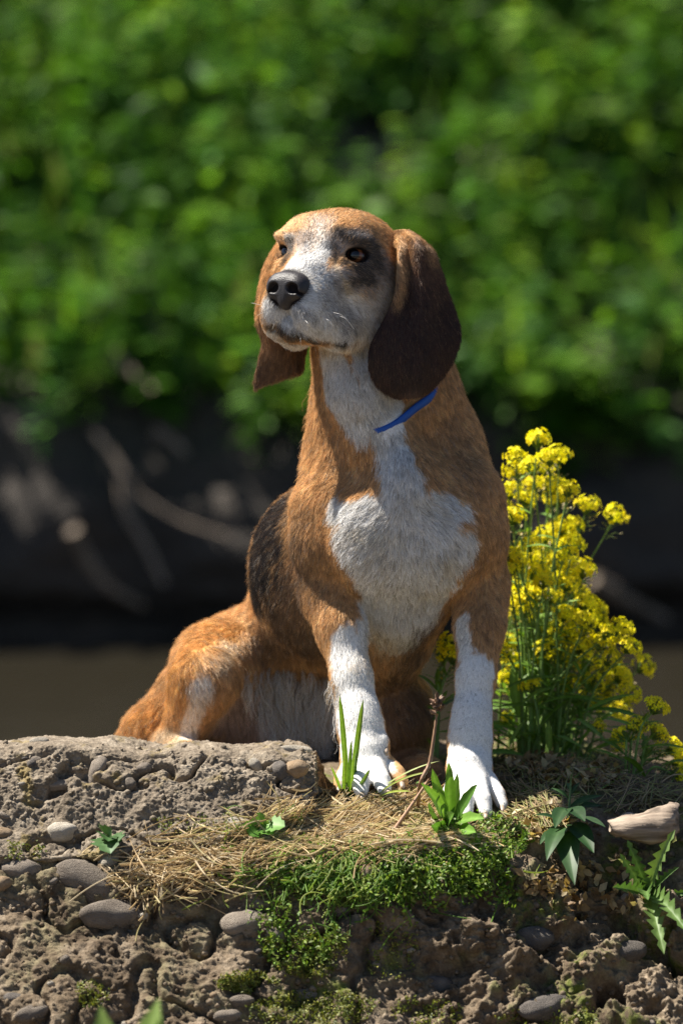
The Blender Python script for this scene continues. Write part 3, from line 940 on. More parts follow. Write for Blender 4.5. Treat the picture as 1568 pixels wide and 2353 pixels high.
EAR_ROWS = {
 1: [[(888, 536, .080), (912, 532, .066), (938, 534, .066), (966, 556, .09)],
     [(912, 562, .026), (934, 560, .040), (960, 560, .03), (998, 584, .075)],
     [(912, 615, .008), (938, 613, .026), (965, 608, .020), (1014, 620, .072)],
     [(906, 678, -.002), (936, 678, .014), (972, 674, .012), (1032, 672, .066)],
     [(878, 738, .002), (915, 742, .000), (968, 740, .006), (1048, 722, .060)],
     [(850, 794, .004), (900, 802, -.002), (965, 802, .002), (1057, 768, .052)],
     [(846, 842, .008), (895, 852, .002), (960, 850, .002), (1046, 815, .046)],
     [(862, 884, .012), (905, 893, .008), (955, 890, .006), (1022, 860, .040)],
     [(902, 909, .016), (925, 913, .014), (955, 912, .013), (988, 898, .030)]],
 -1: [[(664, 532, .105), (680, 524, .09), (700, 530, .10), (720, 540, .11)],
      [(630, 570, .080), (650, 568, .062), (680, 580, .08), (705, 590, .10)],
      [(605, 622, .072), (628, 622, .052), (660, 630, .07), (705, 640, .10)],
      [(591, 682, .068), (618, 684, .048), (660, 690, .07), (705, 700, .11)],
      [(588, 738, .062), (618, 742, .046), (660, 745, .07), (705, 750, .11)],
      [(600, 782, .056), (628, 795, .048), (660, 795, .07), (705, 792, .11)],
      [(592, 828, .050), (622, 838, .052), (655, 835, .07), (700, 826, .11)],
      [(584, 868, .046), (615, 866, .054), (650, 860, .07), (696, 848, .10)],
      [(582, 892, .044), (610, 882, .054), (645, 870, .07), (690, 852, .09)]]}
EARS = {s: loft(EAR_ROWS[s], 60, 34, 0.0055) for s in (1, -1)}

# ------------------------------------------------------------------ nose leather
def nose_field():
    c = hp(0, 150, -100); m = 0.042
    fld = Field(*[np.arange(c[i] - m, c[i] + m, 0.0011) for i in range(3)])
    def he(x, y, z, r, k=8, op='add', yaw=0, rol=0):
        for s in ((-1, 1) if x else (1,)):
            fld.ell(hp(s * x, y, z), np.array(r) * HS, hrot(s * yaw, 0, s * rol), k * HS, op)
    he(0, 142, -90, (49, 30, 26), 10)
    he(26, 146, -102, (27, 28, 30), 12)
    he(0, 150, -118, (22, 22, 34), 12)
    he(0, 138, -82, (40, 26, 18), 12)
    he(25, 172, -103, (14, 18, 12), 5, 'sub', rol=0.25)
    he(38, 158, -112, (12, 10, 4), 4, 'sub', rol=0.5)
    fld.cone(hp(0, 178, -100), hp(0, 172, -150), 2.2 * HS, 2.2 * HS, 4 * HS, 'sub')
    return fld.mesh(relax=1)
NOSE_V, NOSE_Q = nose_field()
# ------------------------------------------------------------------ coat colours and grooming
TAN = np.array((.66, .39, .178)); RUST = np.array((.72, .37, .115)); BLACK = np.array((.020, .018, .020))
WHITE = np.array((.92, .90, .87)); GREY = np.array((.33, .32, .33)); DARK = np.array((.035, .03, .03))
EARB = np.array((.055, .022, .013)); BROWN = np.array((.17, .108, .07)); CREAM = np.array((.74, .60, .42)); DKTAN = np.array((.34, .19, .095))
PINK = np.array((.62, .45, .38))

def seg_dist(p, pts, rs):
    """Distance from points p to a 3D stroke with varying radius (negative inside)."""
    best = np.full(len(p), 9.0)
    if len(pts) == 1:
        return np.linalg.norm(p - pts[0], axis=1) - rs[0]
    for a, b, ra, rb in zip(pts[:-1], pts[1:], rs[:-1], rs[1:]):
        ab = b - a; t = np.clip((p - a) @ ab / max(ab @ ab, 1e-9), 0, 1)
        best = np.minimum(best, np.linalg.norm(p - a - t[:, None] * ab, axis=1) - (ra + t * (rb - ra)))
    return best

# (colour, softness in mm, ragged edge in mm, strength, [(u, v, radius px) ...]) painted in this order on the skin
STROKES = [
 (BROWN, 40, 14, .9, [(690, 1210, 20), (680, 1300, 66), (655, 1380, 95), (680, 1470, 90)]),
 (BLACK, 26, 12, .97, [(668, 1105, 46), (625, 1180, 74), (602, 1250, 84), (595, 1320, 72), (582, 1380, 50)]),
 (BROWN, 26, 12, .6, [(690, 1480, 60), (600, 1470, 50)]),
 (DKTAN, 24, 10, .5, [(1095, 1300, 40), (1110, 1480, 40)]),
 (DKTAN, 22, 10, .45, [(1040, 1000, 40), (1080, 1090, 40)]),
 (RUST, 30, 10, .75, [(500, 1450, 70), (420, 1560, 60), (340, 1660, 60)]),
 (CREAM, 16, 8, .6, [(520, 1480, 18), (505, 1540, 16)]),
 # white chest, throat and legs
 (WHITE, 5, 7, 1, [(754, 822, 44), (775, 890, 54), (826, 962, 54)]),
 (WHITE, 6, 7, 1, [(850, 830, 46), (880, 900, 52), (885, 940, 45)]),
 (WHITE, 4, 7, 1, [(890, 990, 40), (910, 1080, 44), (935, 1160, 60)]),
 (WHITE, 5, 8, 1, [(775, 1170, 28), (830, 1190, 52), (950, 1180, 70), (1060, 1165, 26)]),
 (WHITE, 5, 8, 1, [(800, 1230, 44), (830, 1280, 52), (1020, 1270, 66), (1060, 1250, 42)]),
 (WHITE, 5, 8, 1, [(930, 1250, 130), (930, 1380, 105), (905, 1460, 80)]),
 (WHITE, 5, 7, 1, [(800, 1478, 44), (810, 1510, 58), (815, 1600, 64), (830, 1700, 66), (845, 1800, 80)]),
 (WHITE, 5, 7, 1, [(838, 1400, 30), (838, 1470, 30)]),
 (WHITE, 5, 7, 1, [(1054, 1340, 12), (1056, 1430, 18), (1064, 1505, 26)]),
 (WHITE, 4, 6, 1, [(1090, 1545, 54), (1085, 1620, 62), (1080, 1720, 66), (1085, 1840, 90)]),
 (CREAM, 20, 8, .55, [(880, 1480, 50), (850, 1530, 40)]),
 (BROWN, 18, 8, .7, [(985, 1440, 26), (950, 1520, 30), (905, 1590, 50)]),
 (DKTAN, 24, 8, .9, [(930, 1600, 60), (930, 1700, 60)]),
 (WHITE, 8, 6, .8, [(466, 1572, 26), (452, 1625, 22), (430, 1690, 22)]),
 (CREAM, 14, 6, .8, [(395, 1705, 34), (330, 1705, 16)]),
 (PINK, 20, 8, .85, [(530, 1640, 60), (640, 1660, 70), (720, 1660, 50)]),  # pale belly; these strokes are lightened to stand in for sun on it
 (CREAM, 16, 8, .6, [(600, 1580, 20), (680, 1600, 26), (730, 1610, 26)]),
 (WHITE, 25, 8, .7, [(690, 1630, 40), (740, 1690, 50)]),
 # head
 (WHITE, 10, 6, .95, [(625, 772, 28), (690, 797, 32), (770, 804, 32), (835, 795, 26)]),
 (WHITE, 20, 7, .5, [(735, 560, 44), (735, 505, 24)]),
 (WHITE, 14, 6, .75, [(700, 575, 30), (660, 620, 34), (630, 680, 24), (615, 730, 16)]),
 (GREY, 18, 8, .75, [(890, 620, 34), (880, 700, 50), (840, 745, 44)]),
 (WHITE, 18, 7, .7, [(885, 680, 34), (850, 735, 48)]),
 (WHITE, 7, 4, .97, [(745, 575, 20), (715, 605, 38), (690, 640, 48)]),
 (WHITE, 6, 4, 1, [(650, 700, 50), (690, 725, 60), (740, 720, 60), (800, 740, 52)]),
 (WHITE, 14, 6, .9, [(755, 655, 40), (800, 690, 40), (840, 750, 40)]),
 (WHITE, 9, 6, .6, [(736, 520, 12), (742, 565, 20)]),
 (GREY, 14, 7, .6, [(750, 690, 30), (805, 740, 40)]),
 (GREY, 10, 5, .6, [(690, 555, 26), (700, 585, 12)]),
 (WHITE, 7, 4, .85, [(704, 596, 20), (682, 606, 22), (668, 626, 22), (645, 632, 14)]),
 (GREY, 12, 6, .75, [(780, 560, 30), (830, 545, 30), (868, 585, 26), (840, 650, 34), (785, 640, 30)]),
 (DARK, 9, 6, .85, [(775, 535, 14), (815, 545, 22), (855, 570, 22), (862, 605, 20)]),
 (DARK, 9, 6, .88, [(790, 600, 14), (825, 612, 26), (848, 632, 22), (815, 645, 18)]),
 (GREY, 7, 5, .45, [(800, 535, 7), (838, 542, 7)]),
 (CREAM, 4, 3, .6, [(770, 612, 6), (792, 650, 7), (800, 668, 8)]),
 (DARK, 6, 3, .8, [(768, 570, 8), (768, 600, 8)]),
 (DARK, 7, 3, .9, [(665, 548, 13), (640, 570, 16), (652, 604, 14)]),
 (WHITE, 4, 3, .45, [(655, 540, 5), (675, 538, 5)]),
 (DARK, 10, 5, .5, [(690, 712, 10), (720, 735, 12)]),
 (DARK, 7, 4, .85, [(618, 752, 8), (645, 764, 16), (700, 776, 14), (745, 786, 8)]),
 (BROWN, 7, 4, .6, [(640, 774, 10), (680, 788, 10)]),
 (CREAM, 8, 4, .8, [(700, 803, 12), (740, 802, 14), (790, 802, 14)]),
 (CREAM, 10, 5, .7, [(835, 800, 22), (800, 800, 14)]),
 (DARK, 4, 2, .95, [(770, 790, 6), (792, 788, 11)]),
]
_STK = []
for col, soft, rag, stren, pts in STROKES:
    q = [(on_dog(u, v), r) for u, v, r in pts]
    q = [(a, S(r, a[1])) for a, r in q if a is not None]
    if q: _STK.append((col, soft * 1e-3, rag * 1e-3, stren, [a for a, r in q], [r for a, r in q]))

def coat(p, dither=None):
    """Coat colour at points p; with a dither array each hair takes one colour or the other."""
    c = np.broadcast_to(TAN, (len(p), 3)).copy()
    n1 = fbm(p * 45, 3); n2 = perlin(p * 160) + .8 * perlin(p * 330 + 4)
    # saddle carries on over the back, out of sight of the camera
    for col, soft, rag, stren, pts, rs in _STK:
        d = seg_dist(p, pts, rs) + rag * (1.1 * n1 + 0.7 * n2)
        w = smooth(soft * .6, -soft * .6, d) * stren
        if dither is not None:
            w = 0.35 * w + 0.65 * np.clip((w - dither) / 0.12 + 0.5, 0, 1)
        c = c + w[:, None] * (col - c)
    return c

# grooming: (u, v, du, dv, dy, hair length mm, lift)
GROOM = [
 (665, 640, .5, -1, .6, 3.5, .12), (700, 620, .6, -1, .5, 4, .15), (738, 560, .25, -1, .4, 5, .18), (760, 490, .3, -1, .8, 6, .2), (850, 490, .8, -.5, .8, 6, .2),
 (880, 560, 1, .1, .4, 6, .2), (790, 545, .5, -.9, .3, 5, .15), (850, 620, 1, .5, .2, 5, .15), (660, 545, -.6, -.8, .4, 4, .15), (640, 620, -.6, .4, .6, 4, .12),
 (720, 680, 1, .35, .3, 4.5, .15), (780, 700, 1, .5, .2, 5, .15), (860, 720, .8, .9, .2, 7, .2), (640, 720, -.3, 1, .3, 4, .25), (680, 740, .2, 1, 0, 5, .3), (760, 760, .5, .9, 0, 6, .3),
 (690, 790, .3, 1, .3, 5, .3), (840, 790, .3, 1, 0, 12, .2),
 (780, 830, .1, 1, 0, 11, .2), (800, 900, .15, 1, 0, 14, .22), (720, 860, -.5, 1, 0, 16, .45), (715, 930, -.3, 1, 0, 18, .38), (700, 1030, -.1, 1, 0, 18, .3), (870, 920, .25, 1, 0, 13, .2),
 (1000, 940, .3, 1, .1, 15, .22), (1070, 1010, .15, 1, .2, 15, .22), (920, 1030, .1, 1, 0, 18, .2), (800, 1060, -.3, 1, 0, 18, .25), (770, 1120, -.3, .9, 0, 18, .25),
 (930, 1120, 0, 1, 0, 20, .2), (1000, 1170, .8, .4, 0, 22, .22), (1070, 1200, .7, .7, .1, 20, .22), (850, 1190, -.6, .4, 0, 20, .25), (790, 1210, -.8, .5, 0, 20, .3),
 (930, 1270, .1, 1, 0, 22, .22), (850, 1290, -.6, .9, 0, 22, .22), (1020, 1290, .5, .9, 0, 22, .22), (930, 1400, 0, 1, .2, 22, .2), (900, 1500, -.1, 1, .3, 22, .2),
 (1110, 1150, .2, 1, .1, 14, .2), (1120, 1300, .1, 1, .1, 13, .2), (1110, 1420, .1, 1, .05, 12, .22), (1090, 1560, 0, 1, 0, 6, .10), (1080, 1700, 0, 1, 0, 5, .10), (1085, 1770, 0, 1, -.3, 4, .10), (1072, 1830, 0, 1, -.6, 2.6, .08), (1112, 1830, .1, 1, -.6, 2.6, .08), (1140, 1830, .2, 1, -.5, 2.6, .08), (1036, 1830, -.1, 1, -.5, 2.6, .08),
 (730, 1180, -.4, 1, .1, 14, .25), (735, 1300, -.3, 1, .1, 13, .28), (760, 1400, -.3, 1, .05, 13, .28), (790, 1500, -.1, 1, 0, 8, .14), (815, 1560, 0, 1, 0, 7, .12), (815, 1620, 0, 1, 0, 6, .11), (825, 1680, 0, 1, 0, 5.5, .11), (840, 1740, .1, 1, -.2, 5, .11), (772, 1750, -.5, 1, 0, 10, .3), (832, 1800, 0, 1, -.6, 2.6, .08), (880, 1795, .2, 1, -.5, 2.6, .08), (786, 1795, -.1, 1, -.5, 3, .1), (910, 1780, .3, 1, -.4, 2.6, .08),
 (680, 1130, -.6, .9, .3, 14, .2), (620, 1200, -.5, 1, .3, 14, .2), (640, 1320, -.5, 1, .3, 15, .22), (580, 1330, -.4, 1, .2, 14, .22), (650, 1440, -.4, 1, .2, 16, .25), (720, 1480, -.2, 1, .2, 18, .25), (600, 1480, -.3, 1, .1, 16, .25),
 (500, 1430, -.8, .6, .2, 15, .22), (420, 1500, -.7, .9, .1, 16, .28), (500, 1520, .4, 1, 0, 16, .25), (470, 1570, .2, 1, 0, 14, .25), (380, 1600, -.6, 1, .1, 18, .32), (300, 1680, -.5, 1, .1, 20, .38), (430, 1660, -.1, 1, 0, 12, .2),
 (560, 1620, .4, 1, 0, 18, .2), (650, 1650, .3, 1, 0, 22, .25), (740, 1640, .2, 1, 0, 20, .25), (930, 1640, .3, 1, 0, 18, .25),
]
_gp, _gd, _gl = [], [], []
for u, v, du, dv, dy, L, lift in GROOM:
    a = on_dog(u, v)
    if a is None: continue
    if v > 815: L, lift = L * .62, lift * .68
    _gp.append(a); _gd.append(nrm((du, dy, -dv))); _gl.append((L * 1e-3, lift))
_gp, _gd, _gl = np.array(_gp), np.array(_gd), np.array(_gl)

def groom(p):
    D = np.zeros((len(p), 3)); Lf = np.zeros((len(p), 2)); W = np.zeros(len(p))
    for a, d, l in zip(_gp, _gd, _gl):
        w = 1 / (((p - a) ** 2).sum(1) + 0.012 ** 2) ** 2
        D += w[:, None] * d; Lf += w[:, None] * l; W += w
    return nrm(D), Lf / W[:, None]

def sample_surface(v, q, n, weight, rng):
    tri = np.vstack([q[:, [0, 1, 2]], q[:, [0, 2, 3]]])
    a, b, c = v[tri[:, 0]], v[tri[:, 1]], v[tri[:, 2]]
    area = np.linalg.norm(np.cross(b - a, c - a), axis=1) * 0.5 * weight[tri].mean(1)
    k = np.searchsorted(np.cumsum(area) / area.sum(), rng.random(n))
    k = np.minimum(k, len(tri) - 1)
    r1, r2 = np.sqrt(rng.random(n)), rng.random(n)
    bc = np.stack([1 - r1, r1 * (1 - r2), r1 * r2], 1)
    return tri[k], bc

FUR_MAT = None
def fur_material():
    m = bpy.data.materials.new('fur'); m.use_nodes = True
    nt = m.node_tree
    out = next(x for x in nt.nodes if x.type == 'OUTPUT_MATERIAL')
    for x in [x for x in nt.nodes if x != out]: nt.nodes.remove(x)
    a = nt.nodes.new('ShaderNodeAttribute'); a.attribute_name = 'Col'
    d = nt.nodes.new('ShaderNodeBsdfDiffuse')
    ci = nt.nodes.new('ShaderNodeHairInfo')
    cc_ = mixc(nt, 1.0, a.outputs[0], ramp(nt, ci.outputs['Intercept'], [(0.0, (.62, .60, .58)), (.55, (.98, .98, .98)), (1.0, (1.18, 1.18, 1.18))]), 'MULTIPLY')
    nt.links.new(cc_, d.inputs[0])
    t = nt.nodes.new('ShaderNodeBsdfTranslucent')
    nt.links.new(cc_, t.inputs[0])
    h = nt.nodes.new('ShaderNodeBsdfHair'); h.component = 'Reflection'
    nt.links.new(mixc(nt, .45, (.55, .55, .55), a.outputs[0]), h.inputs['Color'])
    h.inputs['RoughnessU'].default_value = .25; h.inputs['RoughnessV'].default_value = .5
    m1 = nt.nodes.new('ShaderNodeMixShader'); m1.inputs[0].default_value = .16
    m2 = nt.nodes.new('ShaderNodeMixShader'); m2.inputs[0].default_value = .13
    nt.links.new(d.outputs[0], m1.inputs[1]); nt.links.new(t.outputs[0], m1.inputs[2])
    nt.links.new(m1.outputs[0], m2.inputs[1]); nt.links.new(h.outputs[0], m2.inputs[2])
    nt.links.new(m2.outputs[0], out.inputs['Surface'])
    return m
FUR_MAT = fur_material()

def curves_object(name, pts, rad, col, mat, parent):
    """pts (n, k, 3), rad (n, k), col (n, 3)."""
    n, k = pts.shape[:2]
    cu = bpy.data.hair_curves.new(name)
    cu.add_curves([k] * n)
    cu.attributes['position'].data.foreach_set('vector', pts.astype(np.float32).ravel()) if 'position' in cu.attributes else None
    ra = cu.attributes.get('radius') or cu.attributes.new('radius', 'FLOAT', 'POINT')
    ra.data.foreach_set('value', rad.astype(np.float32).ravel())
    ca = cu.attributes.new('Col', 'FLOAT_COLOR', 'CURVE')
    c4 = np.ones((n, 4), np.float32); c4[:, :3] = col
    ca.data.foreach_set('color', c4.ravel())
    cu.materials.append(mat)
    o = link(name, cu, None, parent)
    if parent.type == 'EMPTY':
        o.matrix_parent_inverse = Matrix.Translation(-parent.location)
    return o

TINT = []
def strands(root, nor, dirv, L, lift, rng, seg=5, clump=0.55, frizz=0.18, per_clump=14, r0=0.00011, wave=0.0, clump2=0.0):
    n = len(root)
    tang = dirv - (dirv * nor).sum(1, keepdims=True) * nor
    tang = nrm(tang)
    side = np.cross(nor, tang)
    # coherent disturbance of direction, patches of a centimetre or so
    w1 = fbm(root * 70, 2)[:, None]; w2 = perlin(root * 190 + 5)[:, None]
    tang = nrm(tang + side * (0.55 * w1 + 0.35 * w2) + rng.normal(size=(n, 3)) * frizz)
    short = np.clip(L / .014, .15, 1)
    L = L * rng.uniform(0.65, 1.15, n) * (1 + 0.25 * short * perlin(root * 60 + 9))
    lift = np.clip(lift * (1 + 0.9 * short * perlin(root * 110 + 3)) , .03, .9)
    t = np.linspace(0, 1, seg)
    up = lift[:, None] * 1.4 * t * (1 - 0.45 * t)             # rises, then lies down
    al = t * (1 - 0.25 * lift[:, None])
    pts = root[:, None] + L[:, None, None] * (al[..., None] * tang[:, None] + up[..., None] * nor[:, None])
    pts[..., 2] -= (t ** 2)[None] * (L * 0.10)[:, None]
    if wave > 0:
        ph = rng.uniform(0, 6.28, n)
        pts += (np.sin(ph[:, None] + t * 7) * wave * L[:, None] * t)[..., None] * side[:, None]
    for clump, per_clump in (((clump, per_clump),) if clump2 <= 0 else ((clump2, per_clump * 7), (clump, per_clump))):
        m = max(n // per_clump, 2)
        ci = rng.choice(n, m, replace=False)
        kd = kdtree.KDTree(m)
        for j, i in enumerate(ci): kd.insert(root[i], j)
        kd.balance()
        near = np.fromiter((kd.find(r)[1] for r in root.tolist()), int, n)
        TINT[:] = [rng.uniform(.68, 1.3, m)[near]]
        tgt = pts[ci[near]]
        far = np.linalg.norm(root - root[ci[near]], axis=1)
        w = clump * rng.uniform(.3, 1.0, n) * np.clip(1 - far / (0.6 * L + 0.002), 0, 1)
        pts += (w[:, None] * (t ** 1.5)[None])[..., None] * (tgt - pts)
    rad = r0 * (1 - 0.75 * t)[None] * rng.uniform(.7, 1.2, n)[:, None]
    return pts, rad
# ------------------------------------------------------------------ assembling the dog
DOG = empty('dog', P(900, 1800, .1), 'tan, white and black hound sitting on the stony bank, head turned up and left', 'dog')
skin_mat = attr_mat('skin', rough=.9, spec=.1, var=.12, vscale=700)
body_me = make_mesh('body', DOG_V, DOG_Q)
_skin = coat(DOG_V) * 0.85
# bare dark skin of the eyelids and lips
for s in (-1, 1):
    Fm = EYE_F[s]; rel = DOG_V - EYE_C[s]
    d = np.linalg.norm(rel, axis=1)
    w = smooth(42 * HS, 33 * HS, d)[:, None]
    _skin = _skin + w * (np.array((.010, .008, .008)) - _skin)
_nw = 1 - smooth(.85, 1.25, np.sqrt((((DOG_V - hp(0, 150, -104)) @ HR.T / HS / np.array([56, 40, 48])) ** 2).sum(1)))
_skin = _skin + _nw[:, None] * (np.array((.015, .012, .012)) - _skin)
set_color(body_me, _skin)
BODY = child('body', body_me, skin_mat, DOG)

def eye_mask(p):
    m = np.ones(len(p))
    for s in (-1, 1):
        Fm = EYE_F[s]; Lm = nrm(np.cross(Fm, _U)); Um = np.cross(Lm, Fm)
        r = p - (EYE_C[s] + Fm * 30 * HS)
        e = np.sqrt(((r @ Lm) / (31 * HS)) ** 2 + ((r @ Fm) / (36 * HS)) ** 2 + ((r @ Um) / (21 * HS)) ** 2)
        m *= smooth(.92, 1.1, e)
    return m
def nose_mask(p):
    c = hp(0, 146, -102)
    r = (p - c) @ HR.T / HS
    e = np.sqrt((r[:, 0] / 54) ** 2 + (r[:, 1] / 44) ** 2 + (r[:, 2] / 44) ** 2)
    return smooth(.9, 1.05, e)

COLLAR_C, COLLAR_N = P(885, 860, .12), nrm(np.array([-.25, -.55, 1.0]))
rng = np.random.default_rng(11)
_head = smooth(.40, .44, DOG_V[:, 2])
_vis = np.clip(0.35 - DOG_N[:, 1], 0.12, 1.0)                 # fewer hairs on the far side
_w = (1 + 1.3 * _head) * _vis
NH = 300000
tri, bc = sample_surface(DOG_V, DOG_Q, NH, _w, rng)
root = (DOG_V[tri] * bc[..., None]).sum(1); nor = nrm((DOG_N[tri] * bc[..., None]).sum(1))
keep = (eye_mask(root) * nose_mask(root)) > rng.random(NH)
root, nor = root[keep], nor[keep]
gd, gl = groom(root)
# the collar presses the coat flat where it shows
_cd = (root - COLLAR_C) @ COLLAR_N
_fr = smooth(P(862, 980, 0)[0], P(885, 970, 0)[0], root[:, 0]) * smooth(P(1030, 900, 0)[0], P(960, 900, 0)[0], root[:, 0])
gl[:, 0] *= 1 - .85 * _fr * smooth(.010, .005, np.abs(_cd - .002)) * (root[:, 2] > .3)
col = coat(root, rng.random(len(root)))
col *= rng.uniform(.62, 1.28, (len(root), 1)) * (1 + 0.35 * perlin(root * 120) + .3 * perlin(root * 45))[:, None]
tick = rng.random(len(root)) < 0.035
col[tick] *= rng.choice([.45, 1.35], tick.sum())[:, None]
Lm, lf = gl[:, 0], gl[:, 1]
pts, rad = strands(root, nor, gd, Lm, lf, rng, seg=6, clump=.65, clump2=.45, r0=.00017)
rad *= np.clip(Lm / 0.009, .7, 1.3)[:, None]
_wt = smooth(.25, .6, col.min(1))
col *= (TINT[0] ** (1 - .6 * _wt))[:, None]
# faint dust and yellowing in the white
_st = smooth(.05, .5, fbm(root * 22 + 3, 3))[:, None] * np.array([[.07, .12, .20]])
col *= 1 - _st * smooth(.3, .6, col.min(1))[:, None]
_sp = (perlin(root * 230 + 11) > .52) & (root[:, 2] < .32) & (root[:, 2] > .08)
col[_sp] *= .35
_du = smooth(.055, .02, root[:, 2] - .012 * fbm(root * 40, 2))[:, None] * smooth(-.1, .3, perlin(root * 60))[:, None]
col *= 1 - _du * np.array([[.30, .38, .48]])
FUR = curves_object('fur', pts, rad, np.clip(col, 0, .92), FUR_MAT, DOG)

# long wispy hair under the belly and on the back of the fore leg
wr, wd, wl, wc = [], [], [], []
for (u0, v0, u1, v1, cnt, L0, L1, dx) in ((590, 1560, 760, 1640, 900, .025, .055, .35), (620, 1640, 760, 1700, 700, .02, .045, .3), (740, 1560, 775, 1650, 260, .015, .035, -.3), (560, 1540, 720, 1580, 400, .02, .04, .2),
                                          (700, 850, 720, 960, 160, .015, .028, -.4), (270, 1650, 330, 1700, 160, .015, .03, -.5)):
    for _ in range(cnt // 7):
        u, v = rng.uniform(u0, u1), rng.uniform(v0, v1)
        a = on_dog(u, v)
        if a is None: continue
        d = nrm(np.array([dx * rng.uniform(-1.2, 1.6), -.5, -1.0]))
        for _k in range(7):
            wr.append(a + np.array([0, -.004, 0]) + rng.normal(size=3) * .0018); wd.append(d + rng.normal(size=3) * .08); wl.append(rng.uniform(L0, L1))
            wc.append(TAN * rng.uniform(.7, 1.1) if u < 725 and (v < 1000 or u < 340) else (WHITE * rng.uniform(.85, 1.03) if rng.random() < .7 else CREAM * rng.uniform(.6, 1.0)))
wr, wd, wl, wc = np.array(wr), nrm(np.array(wd)), np.array(wl), np.array(wc)
wn = np.broadcast_to(np.array([0, -1.0, 0]), wr.shape)
pts, rad = strands(wr, wn, wd, wl, np.full(len(wr), .22), rng, seg=8, clump=.85, frizz=.1, per_clump=7, r0=.00024, wave=.10)
curves_object('belly_fur', pts, rad, wc, FUR_MAT, DOG)

# ears
for s in (1, -1):
    ev, eq = EARS[s]
    en = tri_normals(ev, eq)
    base = HO + HS * (np.array([0, -110, 40]) @ HR)
    uvv = uv_of(ev)
    if s == 1:
        top = np.stack([P(915, 550, .03), P(920, 610, .01), P(916, 690, -.002)])
        ctop = [P(930, 530, .05), P(980, 575, .05)]
    else:
        top = np.stack([P(640, 570, .06), P(600, 640, .06), P(588, 720, .06)])
        ctop = [P(640, 560, .07), P(620, 640, .05)]
    def earcol(p, dith=None):
        n1 = fbm(p * 50, 3)
        c = np.broadcast_to(EARB if s == 1 else DKTAN * .62, (len(p), 3)).copy()
        d1 = seg_dist(p, list(top), [.010, .008, .005] if s == 1 else [.012, .012, .008]) + .006 * n1
        d2 = seg_dist(p, ctop, [.014, .012]) + .012 * n1
        st_ = perlin(p * np.array([160, 160, 25]) + 7)
        c = c * (1 + .5 * st_)[:, None]
        if s == 1:
            w = smooth(P(0, 760, 0)[2], P(0, 560, 0)[2], p[:, 2] + .015 * n1)[:, None] * .8  # reddish brown upper ear, its sheen put into the colour
            c = c + w * (np.array((.19, .095, .048)) * (1 + .4 * st_)[:, None] - c)
        for d, soft in ((d2, .022), (d1, .009)):
            w = smooth(soft, -soft, d)
            if dith is not None: w = .4 * w + .6 * np.clip((w - dith) / .15 + .5, 0, 1)
            c = c + w[:, None] * (TAN * .95 - c)
        d3 = np.linalg.norm(p - P(945, 900, .012), axis=1)
        w = smooth(.016, .004, d3) * .35
        return c + w[:, None] * (np.array((.3, .2, .16)) - c)
    eme = make_mesh('ear', ev, eq)
    set_color(eme, earcol(ev) * .85)
    EAR = child('ear', eme, skin_mat, DOG, label='long drooping ear, dark brown with tan top' if s == 1 else 'far ear with its tip folded out below the muzzle')
    nh = 46000 if s == 1 else 26000
    tri, bc = sample_surface(ev, eq, nh, np.clip(.45 - en[:, 1], .2, 1), rng)
    root = (ev[tri] * bc[..., None]).sum(1); nor = nrm((en[tri] * bc[..., None]).sum(1))
    dv = np.broadcast_to(nrm(np.array([.12 if s == 1 else -.15, 0, -1.0])), root.shape)
    c = earcol(root, rng.random(len(root))) * rng.uniform(.7, 1.3, (len(root), 1))
    pts, rad = strands(root, nor, dv, np.full(len(root), .006), np.full(len(root), .2), rng, seg=4, clump=.5, r0=.00015)
    c = c * TINT[0][:, None]
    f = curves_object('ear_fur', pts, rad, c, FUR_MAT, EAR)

# nose leather
nm, nt, b = new_mat('nose_leather')
n1 = noise_node(nt, 1500, 3); vor = nt.nodes.new('ShaderNodeTexVoronoi'); vor.inputs['Scale'].default_value = 900
tc = nt.nodes.new('ShaderNodeTexCoord'); nt.links.new(tc.outputs['Object'], vor.inputs['Vector'])
c = ramp(nt, n1.outputs[0], [(.3, (.012, .010, .011)), (.7, (.034, .028, .03))])
nt.links.new(c, b.inputs['Base Color'])
b.inputs['Roughness'].default_value = .46
bump(nt, b, vor.outputs['Distance'], .5, .0006)
child('nose', make_mesh('nose', NOSE_V, NOSE_Q), nm, DOG, label='moist black nose')

# eyes: a ball with an iris and pupil set into it, under a clear cornea
em, nt, b = new_mat('eye')
tc = nt.nodes.new('ShaderNodeTexCoord'); sp = nt.nodes.new('ShaderNodeSeparateXYZ')
nt.links.new(tc.outputs['Object'], sp.inputs[0])
mth = nt.nodes.new('ShaderNodeMath'); mth.operation = 'DIVIDE'; mth.inputs[1].default_value = EYE_R
nt.links.new(sp.outputs[2], mth.inputs[0])
c = ramp(nt, mth.outputs[0], [(0.0, (.05, .03, .03)), (.60, (.03, .016, .012)), (.64, (.05, .018, .008)), (.74, (.19, .065, .022)), (.89, (.13, .042, .014)), (.93, (.003, .003, .003))])
nt.links.new(c, b.inputs['Base Color'])
b.inputs['Roughness'].default_value = .03
b.inputs['Specular IOR Level'].default_value = .55
th = np.linspace(0, math.pi, 25); ph = np.linspace(0, 2 * math.pi, 33)[:-1]
TH, PH = np.meshgrid(th, ph, indexing='ij')
prof = 1 + .09 * smooth(.62, .95, np.cos(TH))
ev = np.stack([np.sin(TH) * np.cos(PH), np.sin(TH) * np.sin(PH), np.cos(TH) * prof], -1).reshape(-1, 3) * EYE_R
eye_me = make_mesh('eye', ev, grid_faces(25, 32, wrap_v=True))
